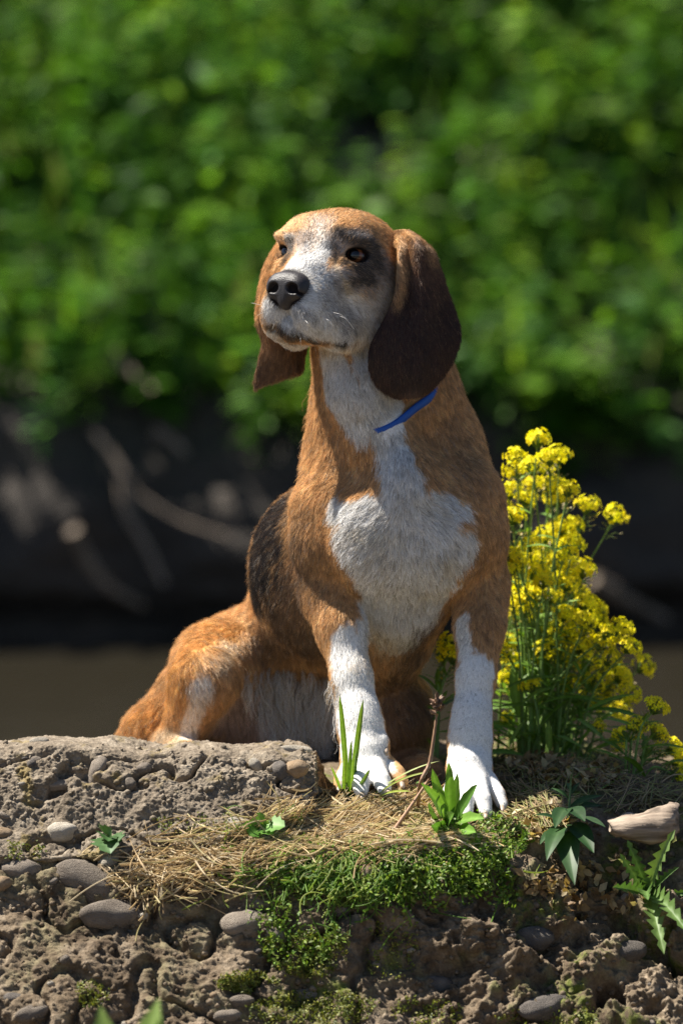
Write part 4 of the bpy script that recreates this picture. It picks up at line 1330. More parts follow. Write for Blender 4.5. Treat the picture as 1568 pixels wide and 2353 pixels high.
for s in (-1, 1):
    o = link('eye', eye_me, em, DOG)
    gaze = nrm(EYE_F[s] * .55 + _F * .45 + np.array([-.05, 0, .06]))
    o.matrix_parent_inverse = Matrix.Translation(-DOG.location)
    o.matrix_basis = Matrix.Translation(Vector(EYE_C[s])) @ Vector(gaze).to_track_quat('Z', 'Y').to_matrix().to_4x4()

# claws
cm, nt, b = new_mat('claw'); b.inputs['Base Color'].default_value = (.38, .29, .22, 1); b.inputs['Roughness'].default_value = .45
for (u, v, y, du, dv) in ((779, 1812, -.064, -2, 12), (832, 1828, -.100, 0, 13), (892, 1821, -.096, 3, 12), (922, 1803, -.060, 4, 12), (884, 1722, -.03, 5, 14),
                          (1034, 1854, -.076, -1, 12), (1073, 1876, -.106, 0, 12), (1115, 1874, -.106, 2, 12), (1152, 1858, -.074, 4, 12)):
    a, bq, cq = P(u, v - 6, y + .006), P(u + du * .6, v + dv * .45, y - .004), P(u + du, v + dv, y - .004)
    vv, ff = tube(catmull([a, bq, cq], 7), np.array([6, 6.2, 6, 5.4, 4.5, 3, 1]) * 4.5e-4, 8)
    child('claw', make_mesh('claw', vv, ff), cm, DOG)

# whiskers
wp, wrd = [], []
for (u, v, du, dv, L) in ((750, 715, 50, 20, 1), (760, 720, 48, 32, 1.1), (772, 735, 36, 40, .9), (735, 728, 40, 30, .8), (700, 735, 15, 30, .6), (640, 735, -25, 35, .6), (625, 715, -38, 10, .9), (618, 700, -42, -5, 1),
                         (690, 770, 0, 45, .5), (720, 792, 10, 35, .6), (835, 800, 20, 30, .5)):
    a = on_dog(u, v)
    if a is None: continue
    q = uv_of(a)[0]
    b1 = P(q[0] + du * .6 * L, q[1] + dv * .3 * L, a[1] - .012); b2 = P(q[0] + du * L, q[1] + dv * L, a[1] - .008)
    wp.append(catmull([a, b1, b2], 10)); wrd.append(np.linspace(.00022, .00007, 10))
curves_object('whiskers', np.array(wp), np.array(wrd), np.tile(np.array([[.85, .83, .8]]), (len(wp), 1)), FUR_MAT, DOG)
# ================================================================== plants on the near bank
plant_mat = attr_mat('plant', rough=.5, spec=.35, var=.18, vscale=180, translucent=.3, hue_var=True)
stem_mat = attr_mat('stem', rough=.55, spec=.3, var=.2, vscale=150)
petal_mat = attr_mat('petal', rough=.6, spec=.2, var=.08, vscale=400, translucent=.3)
dry_mat = FUR_MAT

def leaf_mesh(name, L, W, droop, col, seg=6, pw=.8, fold=.16, teeth=0, vein=True):
    """One leaf along +Y from the origin, upper side +Z, with a lighter midrib."""
    t = np.linspace(0, 1, seg + 1)
    w = np.sin(np.pi * np.clip(t * .93 + .05, 0, 1)) ** pw
    w[-1] = .02
    if teeth: w = w * (1 + teeth * np.where(np.arange(seg + 1) % 2, .5, -.5))
    sx = np.array([-.5, -.26, -.03, .03, .26, .5])
    v = np.stack([sx[None] * W * w[:, None], np.broadcast_to((t * L * (1 - .3 * droop * t))[:, None], (seg + 1, 6)), -droop * L * t[:, None] ** 2 + fold * W * w[:, None] * np.abs(sx[None] * 2) ** 1.2], -1)
    c = np.broadcast_to(np.asarray(col, float), (seg + 1, 6, 3)).copy()
    if vein: c[:, 2:4] = c[:, 2:4] * 1.25 + .02
    me = make_mesh(name, v.reshape(-1, 3), grid_faces(seg + 1, 6))
    set_color(me, c.reshape(-1, 3))
    me.materials.append(plant_mat)
    return me
def frame_to(o, loc, axis, up, s=1.0, parent=None):
    """Place o so that its +Y follows axis and its +Z leans to up (world space)."""
    y = nrm(axis); x = nrm(np.cross(y, up)); z = np.cross(x, y)
    M = Matrix([(x[0] * s, y[0] * s, z[0] * s, loc[0]), (x[1] * s, y[1] * s, z[1] * s, loc[1]), (x[2] * s, y[2] * s, z[2] * s, loc[2]), (0, 0, 0, 1)])
    if parent is not None:
        o.parent = parent; o.matrix_parent_inverse = Matrix.Translation(-parent.location)
    o.matrix_basis = M
    return o
def colored(v, f, col, name='piece', mat=None):
    me = make_mesh(name, v, f); set_color(me, np.broadcast_to(np.asarray(col, float), (len(v), 3)))
    if mat is not None: me.materials.append(mat)
    return me

# ---- yellow cress: round flower heads on leafy stems
def flower_head(seed, n=26, R=.0135):
    r = np.random.default_rng(seed); mb = MB()
    k = np.arange(n) + .5
    ph = np.arccos(1 - 1.15 * k / n); th = math.pi * (1 + 5 ** .5) * k
    for i in range(n):
        d = np.array([math.cos(th[i]) * math.sin(ph[i]), math.sin(th[i]) * math.sin(ph[i]), math.cos(ph[i])])
        d = nrm(d + r.normal(size=3) * .15)
        c = d * R * r.uniform(.7, 1.2) * np.array([1, 1, .85]) + np.array([0, 0, R * .2])
        a = nrm(np.cross(d, [.3, .5, .8])); b = np.cross(d, a)
        yel = np.array([.94, .83, .02]) * r.uniform(.8, 1.1) * np.array([1, r.uniform(.9, 1.05), 1])
        if ph[i] < .45: yel = yel * np.array([.7, .8, .9])
        ps = r.uniform(.0034, .0050) * (.55 if ph[i] < .4 else 1); rot = r.uniform(0, 1.57)
        for j in range(4):
            e = math.cos(rot + j * 1.5708) * a + math.sin(rot + j * 1.5708) * b; s_ = np.cross(d, e)
            q = np.array([c, c + e * ps * .6 - s_ * ps * .42 + d * ps * .25, c + e * ps * 1.15 + d * ps * .1, c + e * ps * .6 + s_ * ps * .42 + d * ps * .25])
            mb.add(q, [[0, 1, 2, 3]], yel)
        v, f = tube(np.array([d * R * .1 - np.array([0, 0, R * .5]), c]), [.0004, .0004], 4, False)
        mb.add(v, f, (.14, .22, .04))
    for i in range(9):          # spent florets and young pods below
        th_ = r.uniform(0, 6.28); z = -R * r.uniform(.7, 2.2); rr = R * r.uniform(.5, .95)
        c = np.array([math.cos(th_) * rr, math.sin(th_) * rr, z + R * .35])
        v, f = tube(np.array([[0, 0, z - R * .2], c * [.6, .6, 1], c]), [.0004, .0004, .0004], 4, False)
        mb.add(v, f, (.16, .22, .06))
        e = np.array([math.cos(th_), math.sin(th_), .8]); s_ = np.array([-math.sin(th_), math.cos(th_), 0])
        q = np.array([c, c + e * .0022 - s_ * .0014, c + e * .004, c + e * .0022 + s_ * .0014])
        mb.add(q, [[0, 1, 2, 3]], (.5, .40, .10) if r.random() < .5 else (.42, .36, .2))
    me = mb.mesh('flower_head', False); me.materials.append(petal_mat); return me
HEADS = [flower_head(i, n) for i, n in enumerate((30, 26, 34, 24, 28))]
CRESS_LEAVES = [leaf_mesh('leaf', L, W, d, c, 5) for L, W, d, c in ((.055, .007, .25, (.11, .22, .022)), (.045, .009, .4, (.14, .26, .035)), (.065, .006, .5, (.12, .24, .03)), (.035, .008, .15, (.17, .29, .05)))]
def hz(X, Y): return ((1080 + X / 2.2116) * .87647, (1100 + Y / 2.2116) * .87647)
BIG = [(725, 130), (600, 225), (850, 225), (770, 290), (555, 430), (700, 390), (840, 470), (900, 420), (1010, 515), (1170, 570), (905, 640), (770, 690), (680, 735), (830, 720), (900, 700), (570, 800), (690, 865), (555, 885), (940, 880), (830, 920), (980, 890),
       (640, 990), (700, 1010), (950, 1010), (590, 1060), (570, 1150), (640, 1150), (880, 1140), (1050, 1110), (1000, 1180), (745, 1210), (860, 1210), (910, 1250), (980, 1270), (1205, 1220), (545, 1350), (690, 1320), (880, 1390), (970, 1330), (735, 1440), (1140, 1400), (1330, 1440),
       (545, 1490), (1040, 1540), (1160, 1540), (785, 1655), (555, 1735), (1075, 1775), (1170, 1860), (790, 235), (700, 290), (810, 400), (620, 1040), (520, 520), (1010, 1080), (920, 1420), (840, 840), (760, 950), (610, 300), (660, 470), (720, 800), (650, 1080), (900, 960), (930, 1180), (1250, 1330), (1090, 1310), (780, 1340), (600, 900), (880, 780), (800, 1040), (820, 1280), (1080, 1180), (1090, 1470), (1200, 1500), (1000, 1420), (850, 640), (1250, 1600), (1180, 1690), (1010, 1650), (900, 1540), (1090, 1610), (1130, 1250), (690, 1560)]
_rx = np.random.default_rng(77)
BIG += [(int(_rx.uniform(540, 800 + .25 * yy)), int(yy)) for yy in _rx.uniform(480, 1560, 16)]
SMALL_R = [(1405, 1680), (1300, 1790), (1410, 1830), (1240, 1840), (1500, 1915), (1540, 1995), (1520, 2060)]
SMALL_L = [(215, 1310), (185, 1370), (240, 1390)]
rp = np.random.default_rng(8)
def cress(heads, base_uv, base_spread, ys, label, leaves_per, basal=0):
    y0 = np.mean(ys)
    root_p = P(base_uv[0], base_uv[1], y0); 
    pl = empty('yellow_cress', root_p, label, 'flowers', 'yellow flowering plants')
    for i, (X, Y) in enumerate(heads):
        u, v = hz(X, Y); y = rp.uniform(*ys)
        tip = P(u, v, y)
        b = P(base_uv[0] + (u - base_uv[0]) * .3 + rp.normal() * base_spread, base_uv[1] + rp.uniform(-5, 25), y * .8 + y0 * .2)
        mid = b * .45 + tip * .55 + np.array([(b[0] - tip[0]) * .22, rp.normal() * .01, .012])
        path = catmull([b, mid, tip], 12)
        vv, ff = tube(path, np.linspace(.0017, .0009, 12), 6)
        child('stem', colored(vv, ff, np.array((.16, .26, .06)) * rp.uniform(.8, 1.2), 'stem'), stem_mat, pl)
        tang = nrm(path[-1] - path[-3])
        h = link('flower_head', HEADS[rp.integers(5)])
        axis = nrm(np.array([rp.normal(), rp.normal(), rp.normal() * .2])); axis = nrm(np.cross(tang + np.array([0, -.25, .2]), axis))
        frame_to(h, tip, axis, nrm(tang + np.array([-.1, -.25, .25])), rp.uniform(.85, 1.12) * (.6 if (X, Y) in ((1075, 1775), (545, 1490), (555, 1735)) else 1.0), pl)
        for k in range(leaves_per):
            t = rp.uniform(.12, .93); j = t * 11; p = path[int(j)]
            an = rp.uniform(0, 6.28); ax = np.array([math.cos(an), math.sin(an) * .8 - .15, rp.uniform(.3, 1.1)])
            lf_ = link('leaf', CRESS_LEAVES[rp.integers(4)])
            frame_to(lf_, p, ax, np.array([-.2, -.2, 1.0]), rp.uniform(.6, 1.2) * (1.15 - .5 * t), pl)
    for k in range(basal):
        b = P(base_uv[0] + rp.uniform(-70, 170), base_uv[1] - rp.uniform(0, 190), rp.uniform(ys[0] - .03, ys[1] * .7))
        an = rp.uniform(-.5, 3.6); ax = np.array([math.cos(an), -.3, abs(math.sin(an)) + .25])
        frame_to(link('leaf', CRESS_LEAVES[rp.integers(4)]), b, ax, np.array([-.2, -.5, 1.0]), rp.uniform(.9, 1.5), pl)
    return pl
cress(BIG, (1225, 1765), 26, (.17, .37), 'large clump of yellow flowers in full bloom right behind the dog\'s front leg', 3, 30)
cress(SMALL_R, (1440, 1790), 14, (.06, .14), 'low sprawling yellow flowers at the right edge of the bank', 4)
cress(SMALL_L, (990, 1745), 6, (.16, .2), 'single sprig of yellow flowers seen between the dog\'s front legs', 7)

# ---- strands that lie on the bank
def lay(u, v, ang, length, lift0, lift1, k=7, curve=0.0, sag=0.0):
    pts_ = []
    for i in range(k):
        t = i / (k - 1); a = ang + curve * (t - .5)
        uu, vv_ = u + math.cos(a) * length * (t - .5), v - math.sin(a) * length * (t - .5)
        h = on_near(uu, vv_)
        if h is None: return None
        lift = lift0 + (lift1 - lift0) * t
        pts_.append(h[0] + (np.array([0, -.75, .65])) * lift)
    p = np.array(pts_)
    p[1:-1] = .25 * p[:-2] + .5 * p[1:-1] + .25 * p[2:]
    p[1:-1] = .25 * p[:-2] + .5 * p[1:-1] + .25 * p[2:]
    return p
def strand_patch(name, specs, seed, mat, label, cat, r0, r1, cols, lift=(.002, .018)):
    r = np.random.default_rng(seed); PT, RD, CL = [], [], []
    for (u0, v0, su, sv, n, ang, sang, L0, L1) in specs:
        for _ in range(n):
            u, v = u0 + r.normal() * su, v0 + r.normal() * sv
            p = lay(u, v, ang + r.normal() * sang, r.uniform(L0, L1), r.uniform(*lift), r.uniform(*lift), curve=r.normal() * .5)
            if p is None or np.abs(np.diff(p[:, 1])).max() > .05: continue
            PT.append(p); RD.append(np.linspace(1, .45, 7) * r.uniform(r0, r1)); CL.append(np.array(cols[r.integers(len(cols))]) * r.uniform(.7, 1.2))
    cu = curves_object(name, np.array(PT), np.array(RD), np.array(CL), mat, GROUND)
    cu.parent = None; cu['kind'] = 'stuff'; cu['label'] = label; cu['category'] = cat
    return cu
STRAW = [(.62, .48, .27), (.55, .40, .20), (.48, .33, .15), (.68, .56, .36), (.40, .27, .12), (.5, .42, .18)]
strand_patch('dry_grass', [
    (880, 1880, 60, 26, 560, .55, .22, 60, 200), (800, 1925, 100, 22, 520, .22, .22, 70, 230), (930, 1940, 80, 16, 700, .03, .16, 60, 210), (700, 1950, 60, 20, 260, .25, .3, 60, 180),
    (480, 1985, 80, 30, 190, .25, .35, 50, 170), (400, 2030, 60, 26, 110, .05, .45, 40, 140), (620, 1955, 60, 26, 90, .35, .4, 40, 150), (330, 2050, 25, 35, 70, 1.4, .5, 30, 90),
    (1010, 1900, 30, 35, 60, .7, .5, 40, 100), (700, 1890, 60, 25, 130, .5, .3, 40, 130)], 41, dry_mat, 'mat of dry straw-coloured grass lying over the bank below the paws', 'dry grass', .0004, .0010, STRAW)
strand_patch('withered_grass', [
    (1230, 1860, 45, 28, 240, -.6, .6, 40, 120), (1330, 1760, 110, 25, 300, .2, .9, 30, 110), (1480, 1830, 60, 18, 150, .2, .7, 30, 110), (1200, 1740, 45, 25, 160, .3, 1, 25, 70), (1450, 1760, 50, 25, 80, .3, .9, 30, 90)],
    42, dry_mat, 'olive and brown withered grass on the ground round the yellow flowers', 'dry grass', .0004, .0009, [(.34, .28, .12), (.26, .25, .08), (.42, .30, .16), (.20, .15, .08), (.3, .32, .1)])
strand_patch('fine_green_grass', [
    (840, 2010, 80, 45, 480, 1.2, .7, 30, 110), (720, 2000, 70, 35, 320, .8, .7, 30, 100), (930, 1970, 110, 40, 330, .9, .8, 30, 90), (660, 1930, 60, 25, 120, .9, .6, 25, 70), (620, 1990, 60, 40, 90, .6, .8, 30, 90), (1380, 1720, 90, 40, 160, 1.0, .7, 40, 130)],
    43, plant_mat, 'fine green grass blades hanging over the edge of the bank', 'grass', .0004, .0009, [(.14, .26, .03), (.20, .31, .05), (.10, .20, .03), (.28, .34, .08)], (.002, .016))

# ---- creeping ground cover and moss: countless tiny leaves
def cover(name, blobs, seed, size, cols, label, cat, lift, spread=1.0):
    r = np.random.default_rng(seed); B, A, NN, L, C = [], [], [], [], []
    for (u0, v0, su, sv, n) in blobs:
        uu, vv_ = u0 + r.uniform(-1, 1, n) * su, v0 + r.uniform(-1, 1, n) * sv
        e = ((uu - u0) / su) ** 2 + ((vv_ - v0) / sv) ** 2
        nn_ = fbm(np.stack([uu * .02, vv_ * .02, np.zeros(n)], 1), 3)
        for u, v, ee, q in zip(uu, vv_, e, nn_):
            if ee > 1 + 1.1 * q or q < -.10 - .15 * (1 - ee): continue
            if (1010 < u < 1165 and v < 1895) or (755 < u < 935 and v < 1845): continue
            if name == 'ground_cover' and 640 < u < 1010 and 1845 < v < 1945 and q < .25: continue
            h = on_near(u, v)
            if h is None: continue
            nz = h[1]
            B.append(h[0] + nz * r.uniform(0, lift) + np.array([0, -.3, .6]) * r.uniform(0, lift)); a = r.normal(size=3); a = nrm(a - (a @ nz) * nz * .6) + nz * .5 + np.array([0, -.1, .35]); A.append(a); NN.append(nrm(nz + np.array([0, -.2, .6]) + r.normal(size=3) * .4)); L.append(r.uniform(.6, 1.3) * size); C.append(np.array(cols[r.integers(len(cols))]) * r.uniform(.7, 1.25))
    v, q, c = leaf_batch(np.array(B), np.array(A), np.array(NN), np.array(L), np.array(L) * .62, np.array(C), droop=.2, seg=2)
    me = make_mesh(name, v, q); set_color(me, c)
    link(name, me, plant_mat, kind='stuff', label=label, cat=cat)
cover('ground_cover', [(1080, 1950, 135, 60, 3600), (960, 2020, 180, 70, 2900), (1100, 2040, 90, 60, 900), (760, 1990, 120, 50, 500), (1060, 1895, 60, 25, 500), (930, 1850, 40, 20, 150), (960, 1735, 50, 35, 400), (690, 2170, 95, 60, 900), (640, 2120, 60, 30, 250)],
      51, .0044, [(.12, .22, .02), (.17, .27, .03), (.08, .165, .02), (.22, .30, .05), (.15, .2, .04)], 'carpet of tiny bright green leaves spilling over the bank under the paws', 'ground cover', .012)
cover('moss', [(700, 2185, 100, 60, 2200), (570, 2260, 70, 24, 1400), (720, 2320, 150, 40, 2200), (210, 2290, 40, 30, 500), (900, 2180, 60, 80, 500), (470, 1900, 120, 30, 400), (60, 1960, 50, 20, 260), (1260, 2340, 120, 25, 500), (640, 2060, 80, 30, 500), (980, 2330, 80, 40, 600)],
      52, .0030, [(.15, .18, .025), (.20, .22, .04), (.09, .12, .02), (.25, .24, .06)], 'cushions of yellow green moss on the lower face of the bank', 'moss', .004)
cover('leaf_litter', [(1210, 1740, 70, 45, 500), (1330, 1790, 120, 30, 350), (1250, 1900, 90, 40, 260), (930, 1860, 60, 20, 120), (1350, 2050, 160, 60, 260)],
      53, .011, [(.30, .19, .10), (.42, .30, .18), (.22, .13, .07), (.48, .38, .26)], 'dead brown leaves scattered below the yellow flowers', 'leaf litter', .006)

# ---- single plants
def sprig(name, base, leaves, meshes, label, cat, rng_seed=1, part='leaf', up=(-.2, -.4, 1.0)):
    b = np.array(base); pl = empty(name, b, label, cat)
    r = np.random.default_rng(rng_seed)
    for i, (tip, sc, s0) in enumerate(leaves):
        p0 = b + (np.array(s0) if s0 is not None else 0)
        ax = np.array(tip) - p0
        me = meshes[i % len(meshes)]
        L = max(v.co.y for v in me.vertices)
        o = link(part, me)
        frame_to(o, p0, ax, np.array(up) + r.normal(size=3) * .25, np.linalg.norm(ax) / L * sc, pl)
    return pl
def blade_mesh(L, W, droop, col, seg=9):
    return leaf_mesh('blade', L, W, droop, col, seg, pw=.45, fold=.25)
hit = lambda u, v: on_near(u, v)[0]
BL = [blade_mesh(.1, .0052, d, c) for d, c in ((.04, (.12, .22, .03)), (.10, (.15, .25, .04)), (.02, (.10, .19, .03)))]
gb = hit(797, 1826)
sprig('grass_tuft', gb, [(P(783, 1600, -.10), 1, None), (P(829, 1620, -.11), 1.0, (.004, 0, 0)), (P(806, 1700, -.11), 1, (.002, -.003, 0)), (P(822, 1690, -.11), 1, (.006, 0, 0)), (P(790, 1740, -.12), 1, (-.003, 0, 0)), (P(848, 1770, -.13), 1, (.008, -.004, 0)), (P(812, 1745, -.12), 1, (.003, -.004, 0)), (P(770, 1770, -.11), 1, (-.006, 0, 0))],
      BL, 'upright green grass tuft before the dog\'s left-hand front paw in the picture', 'grass', 3, 'blade', up=(0, -1, .1))
BA = [blade_mesh(.1, .004, d, c) for d, c in ((.25, (.22, .28, .05)), (.35, (.20, .25, .05)))]
sprig('grass_tuft', hit(832, 1842), [(P(972, 1716, -.10), 1, (.004, 0, 0)), (P(930, 1745, -.13), 1, (.01, 0, 0)), (P(905, 1790, -.15), 1, (.012, 0, 0))], BA, 'few arching yellow green grass blades between the two front paws', 'grass', 4, 'blade', up=(-.3, -.4, 1))
WD = [leaf_mesh('leaf', .05, .0085, d, c, 8, teeth=.15) for d, c in ((.10, (.12, .25, .04)), (.25, (.15, .29, .05)), (.05, (.10, .22, .04)))]
wb = hit(1030, 1905)
sprig('green_weed', wb, [(P(992, 1775, -.14), 1, None), (P(1012, 1810, -.17), 1, None), (P(1088, 1803, -.17), 1, (.004, 0, .005)), (P(1036, 1758, -.13), 1, (0, .006, 0)), (P(1065, 1850, -.19), 1, (.005, 0, 0)), (P(980, 1850, -.17), 1, (-.004, 0, 0)), (P(1020, 1870, -.2), 1, None), (P(1050, 1790, -.12), 1, (.003, .006, 0)), (P(1000, 1900, -.2), 1, None), (P(1075, 1900, -.2), 1, None)],
      WD, 'fresh green weed with upright tongue-shaped leaves in front of the right paw', 'weed', 5, up=(-.1, -1, .5))
BD = [leaf_mesh('leaf', .05, .0125, d, c, 8, pw=1.0) for d, c in ((.3, (.025, .07, .022)), (.5, (.032, .085, .026)), (.2, (.02, .06, .02)))]
bb_ = hit(1305, 1905)
bdl = []
rq = np.random.default_rng(6)
for (u, v, dy, sz) in ((1240, 1840, -.02, 0), (1250, 1880, -.06, 0), (1400, 1870, -.04, .01), (1380, 1800, .0, .02), (1280, 1790, .0, .03), (1330, 1775, .01, .03), (1360, 1905, -.07, .005), (1290, 1925, -.08, 0), (1395, 1830, .01, .02), (1225, 1900, -.04, 0), (1310, 1765, .02, .04), (1340, 1850, -.06, .02), (1270, 1845, -.06, .02)):
    bdl.append((P(1310 + (u - 1310) * .85, 1890 + (v - 1890) * .85, bb_[1] + dy), 1, (0, .005, sz)))
bw = sprig('broadleaf_weed', bb_, bdl, BD, 'dark green broad-leaved weed in the dog\'s shadow, left of the driftwood', 'weed', 6, up=(-.1, -.5, 1))
vv, ff = tube(catmull([bb_, bb_ + np.array([.001, .003, .025]), bb_ + np.array([.003, .006, .055])], 8), np.linspace(.0018, .001, 8), 6)
child('stem', colored(vv, ff, (.06, .11, .04), 'stem'), stem_mat, bw)
THS = [leaf_mesh('leaf', .05, .0075, d, c, 16, teeth=.9, fold=.45, pw=.6) for d, c in ((.3, (.09, .17, .045)), (.5, (.12, .20, .06)), (.2, (.07, .14, .04)))]
tb = hit(1490, 2060)
sprig('thistle', tb, [(P(1455, 1950, -.2), 1, None), (P(1500, 1960, -.22), 1, None), (P(1540, 1990, -.2), 1, None), (P(1470, 2010, -.25), 1, None), (P(1520, 2035, -.26), 1, None), (P(1440, 2030, -.24), 1, None), (P(1570, 2050, -.2), 1, None), (P(1500, 2080, -.26), 1, None), (P(1430, 1975, -.2), 1, None)],
      THS, 'young thistle with jagged pale green leaves low at the right edge', 'thistle', 7, up=(-.1, -.8, .6))
IV = [leaf_mesh('leaf', .03, .024, .15, c, 8, teeth=.35, pw=.7, fold=.1) for c in ((.11, .26, .045), (.13, .29, .06))]
sprig('seedling', hit(596, 1905), [(P(560, 1895, -.17), 1, None), (P(596, 1868, -.17), 1, None), (P(650, 1893, -.18), 1, (.004, 0, .004)), (P(575, 1915, -.18), 1, None), (P(625, 1910, -.18), 1, None)], IV, 'small bright seedling with lobed leaves on the ledge below the concrete block', 'seedling', 8, up=(0, -.9, .6))
sprig('seedling', hit(250, 1925), [(P(236, 1915, -.19), 1, None), (P(264, 1918, -.19), 1, None), (P(252, 1910, -.19), 1, None), (P(246, 1932, -.2), 1, None)], [leaf_mesh('leaf', .03, .022, .3, (.06, .13, .05), 8, teeth=.4, pw=.7)], 'tiny dull green seedling in a crack left of centre of the block', 'seedling', 9, up=(0, -.9, .6))
# blurred leaves close to the camera, rising from the lower bank
FGL = [leaf_mesh('leaf', .09, .022, d, c, 8, teeth=.15) for d, c in ((.2, (.15, .25, .06)), (.4, (.18, .28, .07)))]
fb = np.array([P(330, 2352, -.9)[0], -.9, -.30])
sprig('foreground_weed', fb, [(P(u, v, -.9 + dy), 1, (o, 0, .10)) for u, v, dy, o in ((205, 2374, 0, -.03), (250, 2400, -.05, -.02), (320, 2392, 0, 0), (385, 2372, .03, .015), (425, 2380, 0, .03), (290, 2382, -.05, -.01), (355, 2385, -.05, .01))], FGL, 'out of focus green leaves poking in at the bottom left edge', 'weed', 10, up=(0, -.9, .6))

# ---- dead seed stalk between the paws
sb_ = hit(958, 1868)
st = empty('seed_stalk', sb_, 'dead brown stalk with a dried seed head between the front paws', 'dead stalk')
path = catmull([sb_, P(965, 1800, -.13), P(985, 1755, -.12), P(995, 1700, -.115), P(1003, 1640, -.11)], 26)
rr = .0016 * (1 + .5 * np.abs(np.sin(np.arange(26) * 1.7))) * np.linspace(1.1, .7, 26)
vv, ff = tube(path, rr, 7)
child('stem', colored(vv, ff, (.24, .14, .08), 'stem'), stem_mat, st)
mb = MB(); r = np.random.default_rng(3); c0 = P(1005, 1622, -.11)
for i in range(26):
    d = nrm(r.normal(size=3)); a0 = c0 + d * .002 + np.array([0, 0, r.uniform(-.008, .006)])
    a1 = a0 + nrm(d * .8 + np.array([0, 0, .7])) * r.uniform(.005, .010)
    v, f = tube(np.array([a0, (a0 + a1) / 2 + d * .001, a1]), [.0018, .0024, .0006], 5)
    mb.add(v, f, np.array((.14, .085, .055)) * r.uniform(.5, 2.0))
child('seed_head', mb.mesh('seed_head'), stem_mat, st)
# fallen reddish twig beside it
vv, ff = tube(catmull([hit(900, 1925) + np.array([0, -.01, .006]), P(945, 1850, -.15), P(985, 1790, -.14)], 12), np.linspace(.0024, .0011, 12), 6)
link('twig', colored(vv, ff, (.34, .2, .12), 'twig'), stem_mat, label='reddish brown twig leaning between the straw and the seed stalk', cat='twig')
# thin dry stems on the block
for i, (a, b, lab) in enumerate((((558, 1900), (500, 1850), 'thin yellow dry stem leaning left on the concrete block'), ((640, 1880), (612, 1795), 'thin forked dry stem standing against the concrete block'))):
    p0 = hit(*a); p1 = P(b[0], b[1], p0[1] + .0)
    vv, ff = tube(catmull([p0, (p0 + p1) / 2 + np.array([.006, -.008, .002]), p1], 10), np.linspace(.0009, .0004, 10), 5)
    link('dry_stem', colored(vv, ff, (.42, .34, .14), 'dry_stem'), stem_mat, label=lab, cat='dry stem')

# ---- driftwood
wm2, nt, b = new_mat('driftwood')
tc = nt.nodes.new('ShaderNodeTexCoord'); mp = nt.nodes.new('ShaderNodeMapping'); mp.inputs['Scale'].default_value = (14, 90, 160)
mp.inputs['Rotation'].default_value = (0, .3, 0)
nt.links.new(tc.outputs['Object'], mp.inputs[0]); nz = nt.nodes.new('ShaderNodeTexNoise'); nz.inputs['Scale'].default_value = 1.0; nz.inputs['Detail'].default_value = 6
nt.links.new(mp.outputs[0], nz.inputs['Vector'])
nt.links.new(ramp(nt, nz.outputs[0], [(.3, (.09, .065, .045)), (.5, (.25, .19, .14)), (.7, (.40, .32, .24))]), b.inputs['Base Color'])
b.inputs['Roughness'].default_value = .8; bump(nt, b, nz.outputs[0], .8, .004)
cs_ = []
for (u, vt, vb, y0) in ((1398, 1884, 1912, -.145), (1430, 1874, 1925, -.15), (1470, 1868, 1935, -.15), (1510, 1858, 1938, -.15), (1542, 1848, 1928, -.145), (1556, 1850, 1912, -.13)):
    c_ = P(u, (vt + vb) / 2, y0); h_ = S((vb - vt) / 2, y0); n_ = 14
    an = np.linspace(0, 2 * math.pi, n_, endpoint=False)
    sq = 1 / np.maximum(np.abs(np.cos(an)) ** 3 + np.abs(np.sin(an)) ** 3, .1) ** (1 / 3)
    ring = np.stack([np.full(n_, c_[0]), c_[1] + .025 * np.cos(an) * sq, c_[2] + h_ * np.sin(an) * sq], 1)
    cs_.append(ring)
cs_ = np.array(cs_); cs_ = np.stack([catmull(cs_[:, k], 22) for k in range(14)], 1)
cs_ += .0050 * np.stack([fbm(cs_.reshape(-1, 3) * np.array([40, 90, 120]) + s_ * 31, 3) for s_ in range(3)], 1).reshape(cs_.shape)
vv = cs_.reshape(-1, 3); q = grid_faces(22, 14, wrap_v=True).tolist()
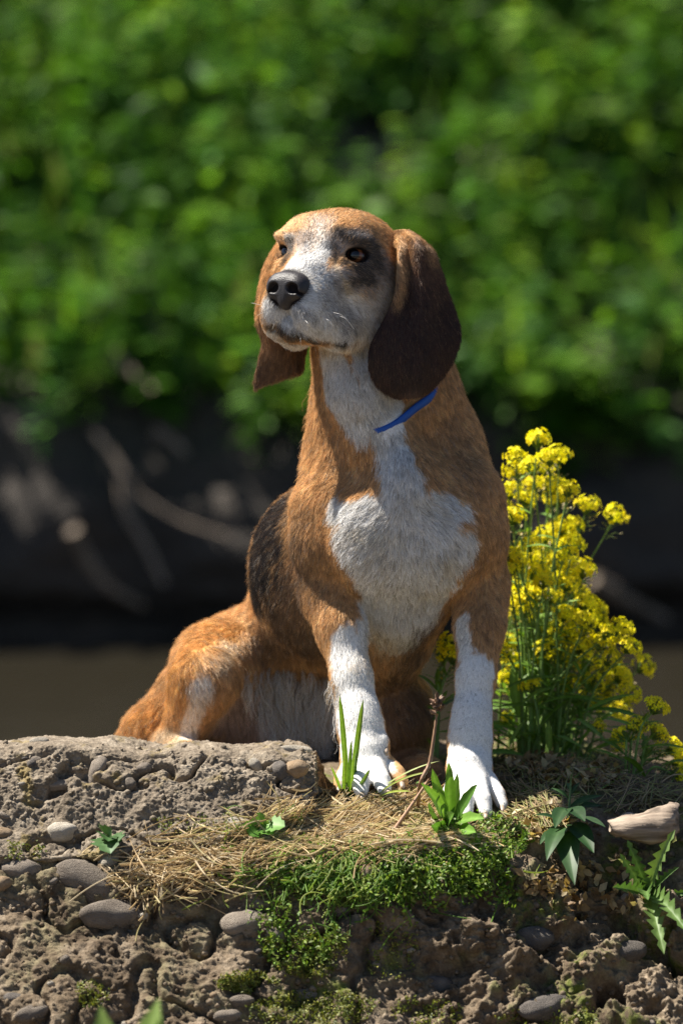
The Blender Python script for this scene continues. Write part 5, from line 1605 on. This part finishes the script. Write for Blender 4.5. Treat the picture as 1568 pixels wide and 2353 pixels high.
q += [list(range(13, -1, -1)), [21 * 14 + i for i in range(14)]]
link('driftwood', make_mesh('driftwood', vv, q), wm2, label='pale weathered chunk of driftwood at the right edge', cat='driftwood')

# ---- collar round the neck
cm2, nt, b = new_mat('blue_webbing')
tc = nt.nodes.new('ShaderNodeTexCoord'); wv = nt.nodes.new('ShaderNodeTexWave'); wv.inputs['Scale'].default_value = 260
nt.links.new(tc.outputs['Object'], wv.inputs['Vector'])
nt.links.new(ramp(nt, wv.outputs[0], [(0, (.004, .06, .32)), (1, (.008, .11, .52))]), b.inputs['Base Color']); b.inputs['Roughness'].default_value = .6
bump(nt, b, wv.outputs[0], .4, .0008)
cc, nrm_c = COLLAR_C, COLLAR_N
ax1 = nrm(np.cross(nrm_c, [0, 1, 0])); ax2 = np.cross(nrm_c, ax1)
ring = []
for a in np.linspace(0, 2 * math.pi, 97)[:-1]:
    d = ax1 * math.cos(a) + ax2 * math.sin(a)
    h = DOG_BVH.ray_cast(Vector(cc + d * .25), Vector(-d))
    r_ = np.linalg.norm(np.array(h[0]) - cc) if h[0] is not None else .08
    ring.append(r_)
ring = np.array(ring)
for _ in range(6): ring = (np.roll(ring, 1) + ring + np.roll(ring, -1)) / 3
rows = []
_cx = lambda a, i: (cc + (ax1 * math.cos(a) + ax2 * math.sin(a)) * ring[i])[0]
for (dz, dr) in ((-.0062, .0005), (-.0062, .0030), (0, .0036), (.0062, .0030), (.0062, .0005)):
    rows.append(np.array([cc + (ax1 * math.cos(a) + ax2 * math.sin(a)) * (ring[i] + dr - (.010 * smooth(P(865, 970, 0)[0], P(835, 970, 0)[0], _cx(a, i)) + .005 * smooth(P(970, 900, 0)[0], P(1030, 900, 0)[0], _cx(a, i)))) + nrm_c * dz * .7 for i, a in enumerate(np.linspace(0, 2 * math.pi, 97)[:-1])]))
vv = np.stack(rows, 1).reshape(-1, 3)
link('dog_collar', make_mesh('dog_collar', vv, grid_faces(96, 5, wrap_u=True)), cm2, label='blue webbing collar half hidden in the fur of the dog\'s neck', cat='collar')
